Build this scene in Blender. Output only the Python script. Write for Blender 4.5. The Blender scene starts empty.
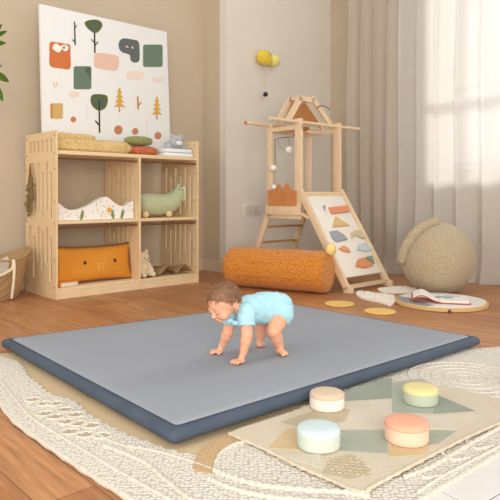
import bpy, bmesh, math, random
from mathutils import Vector, Matrix, noise
random.seed(7)
S = bpy.context.scene
C = S.collection
F_PX, HOR, CAM_H = 598.0, 195.0, 0.8
PI = math.pi

# ------------------------------------------------------------------ helpers
def at(px, py, z=0.0):
    """floor-parallel plane at height z seen at photo position px,py"""
    Y = F_PX * (CAM_H - z) / (py - HOR)
    return Vector(((px - 250) / F_PX * Y, Y, z))
def at_depth(px, py, Y):
    return Vector(((px - 250) / F_PX * Y, Y, CAM_H - (py - HOR) * Y / F_PX))

ROT = math.radians(42.6)
U = Vector((math.cos(ROT), math.sin(ROT), 0)); V = Vector((-U.y, U.x, 0)); Z = Vector((0, 0, 1))
S0 = at(56, 300)
def R(x, y, z=0.0):
    return S0 + U * x + V * y + Z * z

def lin(c):
    return tuple(((v / 255) / 12.92 if v / 255 <= 0.04045 else ((v / 255 + 0.055) / 1.055) ** 2.4) for v in c) + (1,)

def mat(name, col, rough=0.6, kind=None, scale=60, strength=0.3, col2=None, cscale=None, dist=0.003, metal=0, sss=0, sheen=0, stretch=(1, 1, 1), spec=None):
    m = bpy.data.materials.new(name); m.use_nodes = True
    nt = m.node_tree; N = nt.nodes; L = nt.links
    b = N['Principled BSDF']
    b.inputs['Base Color'].default_value = lin(col)
    b.inputs['Roughness'].default_value = rough
    b.inputs['Metallic'].default_value = metal
    if spec is not None: b.inputs['Specular IOR Level'].default_value = spec
    if sss:
        b.inputs['Subsurface Weight'].default_value = sss
        b.inputs['Subsurface Radius'].default_value = (0.02, 0.008, 0.004)
        b.inputs['Subsurface Scale'].default_value = 0.5
    if sheen: b.inputs['Sheen Weight'].default_value = sheen
    tc = N.new('ShaderNodeTexCoord'); mp = N.new('ShaderNodeMapping')
    L.new(tc.outputs['Object'], mp.inputs['Vector']); mp.inputs['Scale'].default_value = stretch
    vec = mp.outputs['Vector']
    h = None
    if kind in ('noise', 'grain'):
        t = N.new('ShaderNodeTexNoise'); t.inputs['Scale'].default_value = scale; t.inputs['Detail'].default_value = 4
        L.new(vec, t.inputs['Vector']); h = t.outputs['Fac']
    elif kind == 'knit':
        t = N.new('ShaderNodeTexVoronoi'); t.inputs['Scale'].default_value = scale; t.inputs['Randomness'].default_value = 0.55
        L.new(vec, t.inputs['Vector'])
        iv = N.new('ShaderNodeMath'); iv.operation = 'SUBTRACT'; iv.inputs[0].default_value = 1; L.new(t.outputs['Distance'], iv.inputs[1]); h = iv.outputs[0]
    elif kind == 'weave':
        w1 = N.new('ShaderNodeTexWave'); w1.bands_direction = 'X'; w1.inputs['Scale'].default_value = scale; w1.inputs['Distortion'].default_value = 1.0
        w2 = N.new('ShaderNodeTexWave'); w2.bands_direction = 'Y'; w2.inputs['Scale'].default_value = scale * .8; w2.inputs['Distortion'].default_value = 1.0
        L.new(vec, w1.inputs['Vector']); L.new(vec, w2.inputs['Vector'])
        mu = N.new('ShaderNodeMath'); mu.operation = 'MULTIPLY'; L.new(w1.outputs['Fac'], mu.inputs[0]); L.new(w2.outputs['Fac'], mu.inputs[1]); h = mu.outputs[0]
    elif kind == 'rows':
        w1 = N.new('ShaderNodeTexWave'); w1.bands_direction = 'Z'; w1.inputs['Scale'].default_value = scale; w1.inputs['Distortion'].default_value = 1.5
        w1.inputs['Detail Scale'].default_value = 3
        L.new(vec, w1.inputs['Vector']); h = w1.outputs['Fac']
    if h is not None and strength:
        bp = N.new('ShaderNodeBump'); bp.inputs['Strength'].default_value = strength; bp.inputs['Distance'].default_value = dist
        L.new(h, bp.inputs['Height']); L.new(bp.outputs['Normal'], b.inputs['Normal'])
    if col2:
        if cscale is None and h is not None: fac = h
        else:
            t = N.new('ShaderNodeTexNoise'); t.inputs['Scale'].default_value = cscale or 8; t.inputs['Detail'].default_value = 5
            L.new(vec, t.inputs['Vector']); fac = t.outputs['Fac']
        cr = N.new('ShaderNodeValToRGB'); cr.color_ramp.elements[0].position = .3; cr.color_ramp.elements[1].position = .7
        cr.color_ramp.elements[0].color = lin(col2); cr.color_ramp.elements[1].color = lin(col)
        L.new(fac, cr.inputs['Fac']); L.new(cr.outputs['Color'], b.inputs['Base Color'])
    return m

class MB:
    def __init__(s): s.bm = bmesh.new(); s.mi = 0
    def _v(s, co): return s.bm.verts.new(co)
    def _f(s, vs):
        try:
            f = s.bm.faces.new(vs); f.material_index = s.mi; return f
        except ValueError: return None
    def box(s, a, b, bev=0.0, M=None):
        t = bmesh.new(); bmesh.ops.create_cube(t, size=1)
        a = Vector(a); b = Vector(b)
        for v in t.verts: v.co = Vector(((a[i] + b[i]) / 2 + v.co[i] * (b[i] - a[i]) for i in range(3)))
        if bev: bmesh.ops.bevel(t, geom=t.edges[:], offset=bev, segments=2, affect='EDGES', profile=.6)
        s.merge(t, M); return s
    def merge(s, t, M=None):
        if M is not None: bmesh.ops.transform(t, matrix=M, verts=t.verts)
        mp = {}
        for v in t.verts: mp[v] = s._v(v.co)
        for f in t.faces: s._f([mp[v] for v in f.verts])
        t.free()
    def bar(s, p, q, w, h, up=Z, bev=0.0):
        p = Vector(p); q = Vector(q); d = (q - p); L = d.length; d.normalize()
        side = d.cross(Vector(up)); side.normalize(); n = side.cross(d)
        M = Matrix((side, d, n)).transposed().to_4x4(); M.translation = p
        return s.box((-w / 2, 0, -h / 2), (w / 2, L, h / 2), bev, M)
    def tube(s, pts, r, n=10, closed=False, cap=True):
        pts = [Vector(p) for p in pts]; rs = r if isinstance(r, (list, tuple)) else [r] * len(pts)
        rings = []; prev = None; K = len(pts)
        for i, p in enumerate(pts):
            if closed: d = pts[(i + 1) % K] - pts[i - 1]
            else: d = pts[min(i + 1, K - 1)] - pts[max(i - 1, 0)]
            d.normalize()
            if prev is None:
                a = d.orthogonal().normalized()
            else:
                a = (prev - d * prev.dot(d)).normalized()
            prev = a; b = d.cross(a)
            rings.append([s._v(p + (a * math.cos(2 * PI * k / n) + b * math.sin(2 * PI * k / n)) * rs[i]) for k in range(n)])
        for i in range(K if closed else K - 1):
            A = rings[i]; B = rings[(i + 1) % K]
            for k in range(n): s._f([A[k], A[(k + 1) % n], B[(k + 1) % n], B[k]])
        if cap and not closed:
            s._f(rings[0][::-1]); s._f(rings[-1])
        return s
    def capsule(s, p, q, r0, r1, n=16, m=6):
        p = Vector(p); q = Vector(q); d = q - p
        if d.length < 1e-6: d = Vector((0, 0, 1))
        d.normalize(); pts = []; rs = []
        for i in range(m):
            t = -PI / 2 + PI / 2 * (i + .35) / m; pts.append(p + d * r0 * math.sin(t)); rs.append(r0 * math.cos(t))
        for i in range(m):
            t = PI / 2 * (i + .0) / m; pts.append(q + d * (r1 * math.sin(t) + 1e-5)); rs.append(r1 * math.cos(t))
        return s.tube(pts, rs, n)
    def chain(s, pts, rs, n=16):
        for i in range(len(pts) - 1): s.capsule(pts[i], pts[i + 1], rs[i], rs[i + 1], n)
        return s
    def ell(s, c, r, M=None, n=24, m=14, fn=None):
        t = bmesh.new(); bmesh.ops.create_uvsphere(t, u_segments=n, v_segments=m, radius=1)
        if fn:
            for v in t.verts: v.co = fn(v.co)
        r = (r, r, r) if not isinstance(r, (tuple, list)) else r
        A = Matrix.Translation(Vector(c)) @ (M.to_4x4() if M is not None else Matrix.Identity(4)) @ Matrix.Diagonal((r[0], r[1], r[2], 1))
        s.merge(t, A); return s
    def prism(s, poly, z0, z1, M=None, bev=0.0):
        t = bmesh.new()
        lo = [t.verts.new((x, y, z0)) for x, y in poly]; hi = [t.verts.new((x, y, z1)) for x, y in poly]
        n = len(poly)
        t.faces.new(lo[::-1]); top = t.faces.new(hi)
        for i in range(n): t.faces.new([lo[i], lo[(i + 1) % n], hi[(i + 1) % n], hi[i]])
        bmesh.ops.recalc_face_normals(t, faces=t.faces)
        if bev: bmesh.ops.bevel(t, geom=[e for e in t.edges if all(abs(v.co.z - z1) < 1e-6 for v in e.verts)], offset=bev, segments=2, affect='EDGES')
        s.merge(t, M); return s
    def lathe(s, prof, n=40, M=None):
        t = bmesh.new(); rings = []
        for r, z in prof:
            rings.append([t.verts.new((r * math.cos(2 * PI * k / n), r * math.sin(2 * PI * k / n), z)) for k in range(n)])
        for i in range(len(prof) - 1):
            for k in range(n): t.faces.new([rings[i][k], rings[i][(k + 1) % n], rings[i + 1][(k + 1) % n], rings[i + 1][k]])
        t.faces.new(rings[0][::-1]); t.faces.new(rings[-1])
        s.merge(t, M); return s
    def build(s, name, m, parent=None, loc=(0, 0, 0), rz=0, smooth=35, recalc=True):
        if recalc: bmesh.ops.recalc_face_normals(s.bm, faces=s.bm.faces)
        me = bpy.data.meshes.new(name); s.bm.to_mesh(me); s.bm.free()
        for x in (m if isinstance(m, (list, tuple)) else [m]): me.materials.append(x)
        if smooth:
            for p in me.polygons: p.use_smooth = True
            me.set_sharp_from_angle(angle=math.radians(smooth))
        o = bpy.data.objects.new(name, me); C.objects.link(o); o.parent = parent
        o.location = loc; o.rotation_euler = (0, 0, rz)
        return o

def tag(o, label=None, cat=None, group=None, kind=None):
    if label: o['label'] = label
    if cat: o['category'] = cat
    if group: o['group'] = group
    if kind: o['kind'] = kind
    return o
def empty(name, loc, rz=0, label=None, cat=None, group=None):
    o = bpy.data.objects.new(name, None); C.objects.link(o); o.location = loc; o.rotation_euler = (0, 0, rz)
    o.empty_display_size = .05
    return tag(o, label, cat, group)
def dup(root, loc, rz, label):
    r = root.copy(); C.objects.link(r); r.location = loc; r.rotation_euler = (0, 0, rz); r['label'] = label
    for ch in list(root.children):
        c = ch.copy(); C.objects.link(c); c.parent = r
    return r
def bake(o, voxel, smooth_it=6, sub=0, tex=None):
    """fuse overlapping volumes into one continuous surface"""
    r = o.modifiers.new('r', 'REMESH'); r.mode = 'VOXEL'; r.voxel_size = voxel; r.use_smooth_shade = True
    sm = o.modifiers.new('s', 'SMOOTH'); sm.factor = .5; sm.iterations = smooth_it
    dg = bpy.context.evaluated_depsgraph_get(); ev = o.evaluated_get(dg)
    me = bpy.data.meshes.new_from_object(ev); o.modifiers.clear()
    ms = [m for m in o.data.materials]; o.data = me
    me.materials.clear()
    for m in ms: me.materials.append(m)
    for p in me.polygons: p.use_smooth = True
    return o
def displace(o, fn):
    me = o.data; me.update()
    ns = [v.normal.copy() for v in me.vertices]
    for v, n in zip(me.vertices, ns): v.co += n * fn(v.co)
    me.update()
def rrect(x0, y0, x1, y1, r, k=5):
    pts = []
    for cx, cy, a in ((x1 - r, y0 + r, -90), (x1 - r, y1 - r, 0), (x0 + r, y1 - r, 90), (x0 + r, y0 + r, 180)):
        for i in range(k + 1):
            t = math.radians(a + 90 * i / k); pts.append((cx + r * math.cos(t), cy + r * math.sin(t)))
    return pts
def blob(cx, cy, rx, ry, n=24, e=2.6):
    out = []
    for i in range(n):
        t = 2 * PI * i / n; c, s_ = math.cos(t), math.sin(t)
        out.append((cx + rx * math.copysign(abs(c) ** (2 / e), c), cy + ry * math.copysign(abs(s_) ** (2 / e), s_)))
    return out
def smooth_poly(pts, k=6, closed=True):
    n = len(pts); out = []
    P = [Vector(p) for p in pts]
    rng = range(n) if closed else range(n - 1)
    for i in rng:
        if closed: p0, p1, p2, p3 = P[i - 1], P[i], P[(i + 1) % n], P[(i + 2) % n]
        else: p0, p1, p2, p3 = P[max(i - 1, 0)], P[i], P[i + 1], P[min(i + 2, n - 1)]
        for j in range(k):
            t = j / k
            out.append(0.5 * ((2 * p1) + (p2 - p0) * t + (2 * p0 - 5 * p1 + 4 * p2 - p3) * t * t + (3 * p1 - p0 - 3 * p2 + p3) * t ** 3))
    if not closed: out.append(P[-1])
    return out
def cushion(w, h, t, n=28, pinch=.06, e=3.0):
    """soft pillow, width x, height z, thickness y, centre at origin"""
    mb = MB(); top = []; bot = []
    for side, store in ((1, top), (-1, bot)):
        for j in range(n + 1):
            row = []
            for i in range(n + 1):
                a = -1 + 2 * i / n; b = -1 + 2 * j / n
                f = max(0, (1 - abs(a) ** e)) ** .5 * max(0, (1 - abs(b) ** e)) ** .5
                x = a * w / 2 * (1 - pinch * (1 - b * b)); z = b * h / 2 * (1 - pinch * 1.6 * (1 - a * a))
                if side < 0 and (i in (0, n) or j in (0, n)): row.append(top[j][i])
                else: row.append(mb._v((x, side * f * t / 2, z)))
            store.append(row)
        for j in range(n):
            for i in range(n): mb._f([store[j][i], store[j][i + 1], store[j + 1][i + 1], store[j + 1][i]])
    return mb

# ------------------------------------------------------------------ materials
pine = mat('pale_pine', (234, 208, 168), .5, 'grain', 12, .1, (222, 192, 148), None, stretch=(6, 6, .6))
pine_h = mat('pale_pine_boards', (236, 212, 174), .5, 'grain', 10, .1, (226, 198, 156), None, stretch=(.6, 6, 6))
birch = mat('birch_ply', (232, 207, 174), .5, 'grain', 10, .06, (222, 194, 158), None, stretch=(5, 5, .8))
white_pl = mat('warm_white_board', (238, 232, 220), .5)
rod_m = mat('dark_rod', (120, 84, 62), .35, metal=.3)
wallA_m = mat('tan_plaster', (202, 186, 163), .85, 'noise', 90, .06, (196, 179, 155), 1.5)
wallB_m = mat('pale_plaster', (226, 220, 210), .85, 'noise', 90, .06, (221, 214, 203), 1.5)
base_m = mat('baseboard_paint', (222, 204, 180), .45)

def floor_mat():
    m = bpy.data.materials.new('oak_planks'); m.use_nodes = True; nt = m.node_tree; N = nt.nodes; L = nt.links
    b = N['Principled BSDF']; b.inputs['Roughness'].default_value = .42
    tc = N.new('ShaderNodeTexCoord'); mp = N.new('ShaderNodeMapping'); L.new(tc.outputs['Object'], mp.inputs['Vector'])
    mp.inputs['Rotation'].default_value = (0, 0, -ROT - PI / 2)   # planks run along V
    br = N.new('ShaderNodeTexBrick'); L.new(mp.outputs['Vector'], br.inputs['Vector'])
    br.inputs['Scale'].default_value = 1; br.inputs['Brick Width'].default_value = 1.5; br.inputs['Row Height'].default_value = .16
    br.inputs['Mortar Size'].default_value = .0016; br.inputs['Mortar Smooth'].default_value = .2; br.offset = .37
    br.inputs['Color1'].default_value = lin((198, 142, 96)); br.inputs['Color2'].default_value = lin((178, 120, 76)); br.inputs['Mortar'].default_value = lin((116, 74, 42))
    mp2 = N.new('ShaderNodeMapping'); L.new(mp.outputs['Vector'], mp2.inputs['Vector']); mp2.inputs['Scale'].default_value = (1.2, 16, 1)
    ns = N.new('ShaderNodeTexNoise'); ns.inputs['Scale'].default_value = 3; ns.inputs['Detail'].default_value = 6; ns.inputs['Distortion'].default_value = .6
    L.new(mp2.outputs['Vector'], ns.inputs['Vector'])
    cr = N.new('ShaderNodeValToRGB'); cr.color_ramp.elements[0].position = .3; cr.color_ramp.elements[1].position = .7
    cr.color_ramp.elements[0].color = (.52, .46, .4, 1); cr.color_ramp.elements[1].color = (1.12, 1.1, 1.05, 1); L.new(ns.outputs['Fac'], cr.inputs['Fac'])
    mx = N.new('ShaderNodeMix'); mx.data_type = 'RGBA'; mx.blend_type = 'MULTIPLY'; mx.inputs[0].default_value = .8
    L.new(br.outputs['Color'], mx.inputs[6]); L.new(cr.outputs['Color'], mx.inputs[7]); L.new(mx.outputs[2], b.inputs['Base Color'])
    bp = N.new('ShaderNodeBump'); bp.inputs['Strength'].default_value = .15; bp.inputs['Distance'].default_value = .002
    L.new(ns.outputs['Fac'], bp.inputs['Height']); L.new(bp.outputs['Normal'], b.inputs['Normal'])
    return m

# ------------------------------------------------------------------ the setting
def struct(mb, name, m, **k): return tag(mb.build(name, m, smooth=0, **k), kind='structure')
HT = 3.6
XC = 3.607                      # window wall in room coordinates
YB = .303                       # projecting wall plane
struct(MB().box((-3.6, -.2, -.1), (5.5, 9.5, 0)), 'floor', floor_mat())
glare_m = mat('glare_boards', (232, 228, 226), .4, 'noise', 14, .05, (222, 217, 214), 5)
glare_groove_m = mat('glare_board_joint', (176, 160, 150), .7)
# sun glare on the near right planks, put in as pale boards with dark joints
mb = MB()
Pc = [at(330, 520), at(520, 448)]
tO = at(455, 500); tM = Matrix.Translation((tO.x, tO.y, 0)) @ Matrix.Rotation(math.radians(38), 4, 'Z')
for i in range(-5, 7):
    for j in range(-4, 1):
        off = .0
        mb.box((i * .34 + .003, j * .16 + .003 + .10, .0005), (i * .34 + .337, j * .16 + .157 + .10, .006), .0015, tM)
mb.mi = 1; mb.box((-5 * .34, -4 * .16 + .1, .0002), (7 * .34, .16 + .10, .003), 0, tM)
struct(mb, 'floor', [glare_m, glare_groove_m])  # glare boards, stand-in for sun glare on the planks

RM = Matrix.Translation(S0) @ Matrix.Rotation(ROT, 4, 'Z')
def wall(name, a, b, m): return struct(MB().box(a, b, 0, RM), name, m)
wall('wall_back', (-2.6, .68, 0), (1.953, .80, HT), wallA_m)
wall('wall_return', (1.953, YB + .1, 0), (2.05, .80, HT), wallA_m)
wall('wall_center', (1.953, YB, 0), (XC + .2, YB + .1, HT), wallB_m)
# window wall with opening
WY0, WY1, WZ0, WZ1 = YB - 3.7, YB - 1.5, 1.08, 3.2
mb = MB()
mb.box((XC, WY1, 0), (XC + .2, YB, HT), 0, RM); mb.box((XC, YB - 4.5, 0), (XC + .2, WY0, HT), 0, RM)
mb.box((XC, WY0, 0), (XC + .2, WY1, WZ0), 0, RM); mb.box((XC, WY0, WZ1), (XC + .2, WY1, HT), 0, RM)
struct(mb, 'wall_right', wallA_m)
struct(MB().box((-2.6, .662, 0), (1.953, .68, .12), .004, RM), 'baseboard_back', base_m)
struct(MB().box((1.935, YB - .018, 0), (1.953, .68, .12), .004, RM), 'baseboard_return', base_m)
struct(MB().box((1.953, YB - .018, 0), (XC, YB, .12), .004, RM), 'baseboard_center', base_m)
struct(MB().box((XC - .018, YB - 4.5, 0), (XC, YB - .018, .12), .004, RM), 'baseboard_right', base_m)
frame_m = mat('window_frame_paint', (200, 196, 190), .4)
mb = MB(); ft = .05
mb.box((XC + .06, WY0, WZ0), (XC + .12, WY1, WZ0 + ft), .003, RM).box((XC + .06, WY0, WZ1 - ft), (XC + .12, WY1, WZ1), .003, RM)
mb.box((XC + .06, WY1 - ft, WZ0), (XC + .12, WY1, WZ1), .003, RM).box((XC + .06, WY0, WZ0), (XC + .12, WY0 + ft, WZ1), .003, RM)
for yy in (WY1 - .42, WY1 - 1.5): mb.box((XC + .06, yy - .025, WZ0), (XC + .12, yy + .025, WZ1), .003, RM)
mb.box((XC + .065, WY0, 1.86), (XC + .115, WY1, 1.90), .003, RM)
win = struct(mb, 'window_1', frame_m)
gm = bpy.data.materials.new('window_glass'); gm.use_nodes = True; nt = gm.node_tree
tr = nt.nodes.new('ShaderNodeBsdfTransparent'); gl = nt.nodes.new('ShaderNodeBsdfGlossy'); gl.inputs['Roughness'].default_value = .02
mxs = nt.nodes.new('ShaderNodeMixShader'); mxs.inputs[0].default_value = .08
nt.links.new(tr.outputs[0], mxs.inputs[1]); nt.links.new(gl.outputs[0], mxs.inputs[2]); nt.links.new(mxs.outputs[0], nt.nodes['Material Output'].inputs[0])
g = MB().box((XC + .088, WY0 + .01, WZ0 + .01), (XC + .092, WY1 - .01, WZ1 - .01), 0, RM).build('pane', gm, win, smooth=0)
MB().box((XC - .06, WY0 - .05, WZ0 - .03), (XC + .06, WY1 + .05, WZ0), .006, RM).build('window_sill', white_pl, win)

# curtains -----------------------------------------------------------
def cloth_mat(name, col, trans, clear):
    m = bpy.data.materials.new(name); m.use_nodes = True; nt = m.node_tree; N = nt.nodes; L = nt.links
    b = N['Principled BSDF']; b.inputs['Base Color'].default_value = lin(col); b.inputs['Roughness'].default_value = .9; b.inputs['Specular IOR Level'].default_value = .1
    tl = N.new('ShaderNodeBsdfTranslucent'); tl.inputs['Color'].default_value = lin(col)
    tp = N.new('ShaderNodeBsdfTransparent')
    m1 = N.new('ShaderNodeMixShader'); m1.inputs[0].default_value = trans
    m2 = N.new('ShaderNodeMixShader'); m2.inputs[0].default_value = clear
    L.new(b.outputs[0], m1.inputs[1]); L.new(tl.outputs[0], m1.inputs[2]); L.new(m1.outputs[0], m2.inputs[1]); L.new(tp.outputs[0], m2.inputs[2])
    L.new(m2.outputs[0], N['Material Output'].inputs[0])
    return m
drape_m = cloth_mat('linen_drape', (204, 194, 180), .28, .0)
sheer_m = cloth_mat('sheer_voile', (234, 232, 228), .5, .14)
def curtain(name, t0, t1, off, m, fold, amp, seed, label):
    # runs along the window wall: t is the distance from the corner
    mb = MB(); nx = int((t1 - t0) * 90); nz = 46; top = 3.38; rows = []
    rr = random.Random(seed); ph = rr.random() * 6
    for j in range(nz + 1):
        z = .004 + (top - .004) * j / nz; k = 1 - j / nz; row = []
        for i in range(nx + 1):
            t = t0 + (t1 - t0) * i / nx
            a = t * fold + ph + 1.1 * math.sin(t * 3.1 + seed) + .5 * noise.noise(Vector((t * 1.3, z * .5, seed)))
            d = amp * (.75 + .45 * k) * (math.sin(a) + .3 * math.sin(2.1 * a + 1)) + .05 * noise.noise(Vector((t * 2, z * .9, seed + 5)))
            d += .10 * max(0, k - .93) / .07 * (0.6 + .4 * math.sin(a * .5))   # hem spreads on the floor
            tt = t + .02 * math.cos(a)
            p = R(XC - off - d, YB - tt, z); row.append(mb._v(p))
        rows.append(row)
    for j in range(nz):
        for i in range(nx): mb._f([rows[j][i], rows[j][i + 1], rows[j + 1][i + 1], rows[j + 1][i]])
    o = mb.build(name, m, smooth=80, recalc=False)
    return tag(o, label, 'curtain')
curtain('linen_curtain', .56, 1.22, .40, drape_m, 34, .034, 3, 'beige linen curtain gathered between the climbing tower and the window')
curtain('sheer_curtain', 1.235, 3.9, .42, sheer_m, 26, .030, 8, 'sheer white voile curtain glowing in front of the bright window')
rod = MB(); rod.tube([R(XC - .38, YB - .1, 3.395), R(XC - .38, YB - 4.1, 3.395)], .014)
rod = tag(rod.build('curtain_rod', rod_m), 'dark curtain rod along the top of the window wall', 'curtain rod')
for yy in (.2, 3.95): MB().bar(R(XC - .38, YB - yy, 3.395), R(XC, YB - yy, 3.395), .02, .03).build('bracket', rod_m, rod)

# socket plate and yellow lamp on the projecting wall ------------------
mb = MB(); q = R(2.20, YB, .58)
mb.box((2.19, YB - .010, .58), (2.43, YB, .71), .004, RM)
sp = tag(mb.build('socket_plate', mat('socket_plastic', (226, 220, 210), .4)), 'white double socket plate low on the wall beside the climbing tower', 'socket')
sm = mat('socket_insert', (208, 202, 192), .4)
for k in (0, 1): MB().box((2.21 + k * .105, YB - .013, .60), (2.305 + k * .105, YB - .009, .69), .002, RM).build('socket_insert', sm, sp)
lx = 1.953 + .51
lamp = empty('wall_lamp', R(lx, YB - .07, 2.26), ROT, 'fluffy yellow duck shaped wall lamp with a hanging black bead', 'lamp')
yel = mat('yellow_plush', (232, 208, 72), .9, 'noise', 60, .5, (216, 186, 50), sheen=.3)
pyel = mat('pale_yellow_plush', (238, 226, 128), .9, 'noise', 60, .4, sheen=.3)
fuzz = lambda v: v * (1 + .05 * noise.noise(v * 3))
MB().ell((-.035, 0, .01), (.095, .07, .078), fn=fuzz).ell((-.01, 0, -.02), (.115, .068, .058), fn=fuzz).build('lamp_shade', yel, lamp)
MB().ell((.085, -.015, -.012), (.088, .064, .062), fn=fuzz).build('head', pyel, lamp)
od = mat('orange_detail', (190, 140, 40), .6)
MB().ell((-.005, -.069, .03), (.014, .006, .006)).build('beak', od, lamp); MB().ell((-.03, -.062, .055), (.006, .005, .006)).build('eye', bk_ := mat('eye_brown', (120, 90, 40), .5), lamp)
MB().tube([(-.015, 0, -.07), (-.012, 0, -.2), (-.015, 0, -.36)], .0022, 6).build('pull_cord', mat('grey_cord', (196, 190, 178), .8), lamp)
MB().ell((-.015, 0, -.385), .026).build('bead', mat('black_bead', (34, 32, 32), .4), lamp)
MB().box((-.04, .02, -.03), (.04, .07, .04), .006).build('wall_mount', white_pl, lamp)

# ------------------------------------------------------------------ shelf unit
SW, SD, SH = 1.37, .58, 1.295
shelf = empty('open_shelf', S0, ROT, 'pale pine shelf unit with slotted side panels and four open bays under the canvas', 'shelf')
def slot_panel(x0, x1, d0, d1, z0, z1, slots, m, name):
    """slots: (y, width, za, zb) gaps; solid elsewhere, one joined panel"""
    mb = MB(); ys = sorted(slots, key=lambda s_: s_[0]); cur = d0
    cols = {}
    for y, w, a, b in ys: cols.setdefault((y, w), []).append((a, b))
    for (y, w), segs in sorted(cols.items()):
        mb.box((x0, cur, z0), (x1, y, z1)); c = z0
        for a, b in sorted(segs):
            mb.box((x0, y, c), (x1, y + w, a)); c = b
        mb.box((x0, y, c), (x1, y + w, z1)); cur = y + w
    mb.box((x0, cur, z0), (x1, d1, z1))
    return mb.build(name, m, shelf, smooth=0)
sl = []
for i in range(6):
    y = .075 + i * .078
    lo = .13 if i % 2 == 0 else .27; hi = .47 if i % 2 == 0 else .55
    if i in (2,): lo = .2; hi = .52
    sl.append((y, .042, lo, hi))
    lo2 = .68 if i % 2 == 1 else .62
    sl.append((y, .042, lo2, 1.06 if i % 2 else .98)); sl.append((y, .042, 1.14, 1.235))
slot_panel(0, .015, 0, SD, 0, SH, sl, pine, 'side_panel')
slot_panel(SW - .015, SW, 0, SD, 0, SH, sl, pine, 'side_panel')
slot_panel(.735, .753, 0.0, SD, .03, 1.12, [(y + .01, .026, a, b) for y, w, a, b in sl if b < 1.1], pine, 'divider_panel')
for z0, z1 in ((.06, .085), (.575, .600), (1.115, 1.145)):
    MB().box((.015, .01, z0), (SW - .015, SD, z1), .002).build('shelf_board', pine_h, shelf)
MB().box((.015, .012, .0), (SW - .015, .030, .06)).build('plinth', pine_h, shelf, smooth=0)
for x0, x1 in ((.015, .735), (.753, SW - .015)):
    for z in (1.085, .548):
        MB().tube([(x0, .03, z), (x1, .03, z)], .0085).build('rail', rod_m, shelf)
sb = mat('shelf_bolt', (130, 84, 48), .4)
for z in (.09, .30, .58, .75, 1.0, 1.12, 1.26):
    for y in (.02, .545): MB().tube([(-.003, y + .008, z), (.001, y + .008, z)], .006, 8).build('bolt', sb, shelf)
    MB().tube([(SW - .018, .05, z), (SW - .014, .05, z)], .006, 8).build('bolt', sb, shelf)

# ------------------------------------------------------------------ canvas
CZ0, CZ1 = 1.1465, 2.385; cx0, cx1 = .075, 1.343; cyb, cyt = .40, .47
tilt = math.atan2(cyt - cyb, CZ1 - CZ0)
cv = empty('canvas_print', R(cx0, cyb, CZ0), ROT, 'large white canvas with trees and coloured blocks standing on the shelf unit', 'picture')
CW, CHh = cx1 - cx0, math.hypot(CZ1 - CZ0, cyt - cyb)
CM = Matrix.Rotation(-tilt, 4, 'X')          # leans back
CM = Matrix(((1, 0, 0, 0), (0, math.cos(tilt), math.sin(tilt), 0), (0, -math.sin(tilt), math.cos(tilt), 0), (0, 0, 0, 1)))
canvas_m = mat('canvas_white', (234, 234, 232), .8, 'weave', 200, .1)
MB().box((0, 0, 0), (CW, .035, CHh), .004, CM).build('canvas', canvas_m, cv)
# plane of the canvas face, to place the printed shapes
cO = R(cx0, cyb, CZ0); cUp = (V * math.sin(tilt) + Z * math.cos(tilt)).normalized(); cN = U.cross(cUp)
def cuv(cx, cy):
    px = 30 + cx / 2.778; py = cy / 2.778
    d = Vector(((px - 250) / F_PX, 1, -(py - HOR) / F_PX)); o_ = Vector((0, 0, CAM_H))
    t = (cO - o_).dot(cN) / d.dot(cN); p = o_ + d * t - cO
    return (p.dot(U), p.dot(cUp))
AM = CM @ Matrix(((1, 0, 0, 0), (0, 0, 1, -.0016), (0, 1, 0, 0), (0, 0, 0, 1)))   # (u,v,w)->(x, w, v)
inks = {k: mat('ink_' + k, c, .8) for k, c in dict(orange=(206, 116, 62), white=(240, 238, 232), black=(48, 46, 44), olive=(92, 98, 50), grey=(96, 102, 100),
        green=(104, 124, 106), dgreen=(82, 98, 84), pink=(228, 192, 172), palepink=(236, 214, 204), tan=(206, 172, 108), terra=(196, 124, 92), yellow=(214, 164, 62)).items()}
ik = list(inks); art = MB(); depth_i = [0]
def ink(c, pts):
    art.mi = ik.index(c); depth_i[0] += 1
    w0 = -.0004 - .00004 * depth_i[0]
    art.prism([cuv(*p) for p in pts], w0, .0010, AM)
def rr(a, b, c, d, r): return rrect(a, b, c, d, r)
ink('orange', smooth_poly([(55, 119), (70, 117), (100, 122), (111, 126), (112, 150), (111, 190), (85, 190), (56, 183), (54, 150)], 4))
ink('white', smooth_poly([(66, 124), (74, 121), (84, 128), (96, 124), (106, 130), (104, 140), (95, 142), (88, 138), (80, 146), (68, 140), (62, 134)], 4))
ink('terra', blob(94, 132, 4, 4)); ink('black', blob(90, 138, 1.5, 1.5))
ink('black', [(122, 60), (125, 60), (127, 125), (123, 125)]); ink('black', [(125, 76), (130, 68), (131, 70), (126, 79)]); ink('black', [(123, 114), (116, 108), (116, 111), (123, 117)])
ink('black', [(177, 86), (181, 86), (182, 147), (178, 147)]); ink('black', [(180, 124), (188, 115), (190, 117), (181, 128)]); ink('black', [(178, 116), (170, 108), (169, 110), (178, 120)])
ink('olive', smooth_poly([(152, 62), (165, 56), (185, 55), (198, 62), (200, 74), (192, 86), (180, 92), (166, 84), (156, 74)], 4))
ink('dgreen', smooth_poly([(165, 66), (180, 62), (190, 70), (188, 80), (178, 86), (168, 78)], 4))
ink('grey', smooth_poly([(247, 118), (258, 107), (285, 110), (301, 116), (304, 140), (303, 168), (292, 174), (280, 168), (276, 152), (258, 146), (248, 136)], 4))
ink('pink', [(264, 131), (269, 126), (274, 133)]); ink('pink', [(280, 133), (285, 128), (288, 136)])
ink('green', rr(314, 124, 368, 186, 6)); ink('pink', smooth_poly([(179, 152), (190, 147), (232, 152), (246, 160), (245, 188), (232, 196), (192, 190), (178, 182)], 4))
ink('green', rr(121, 184, 170, 248, 6)); ink('dgreen', [(150, 190), (168, 188), (168, 222)])
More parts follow.
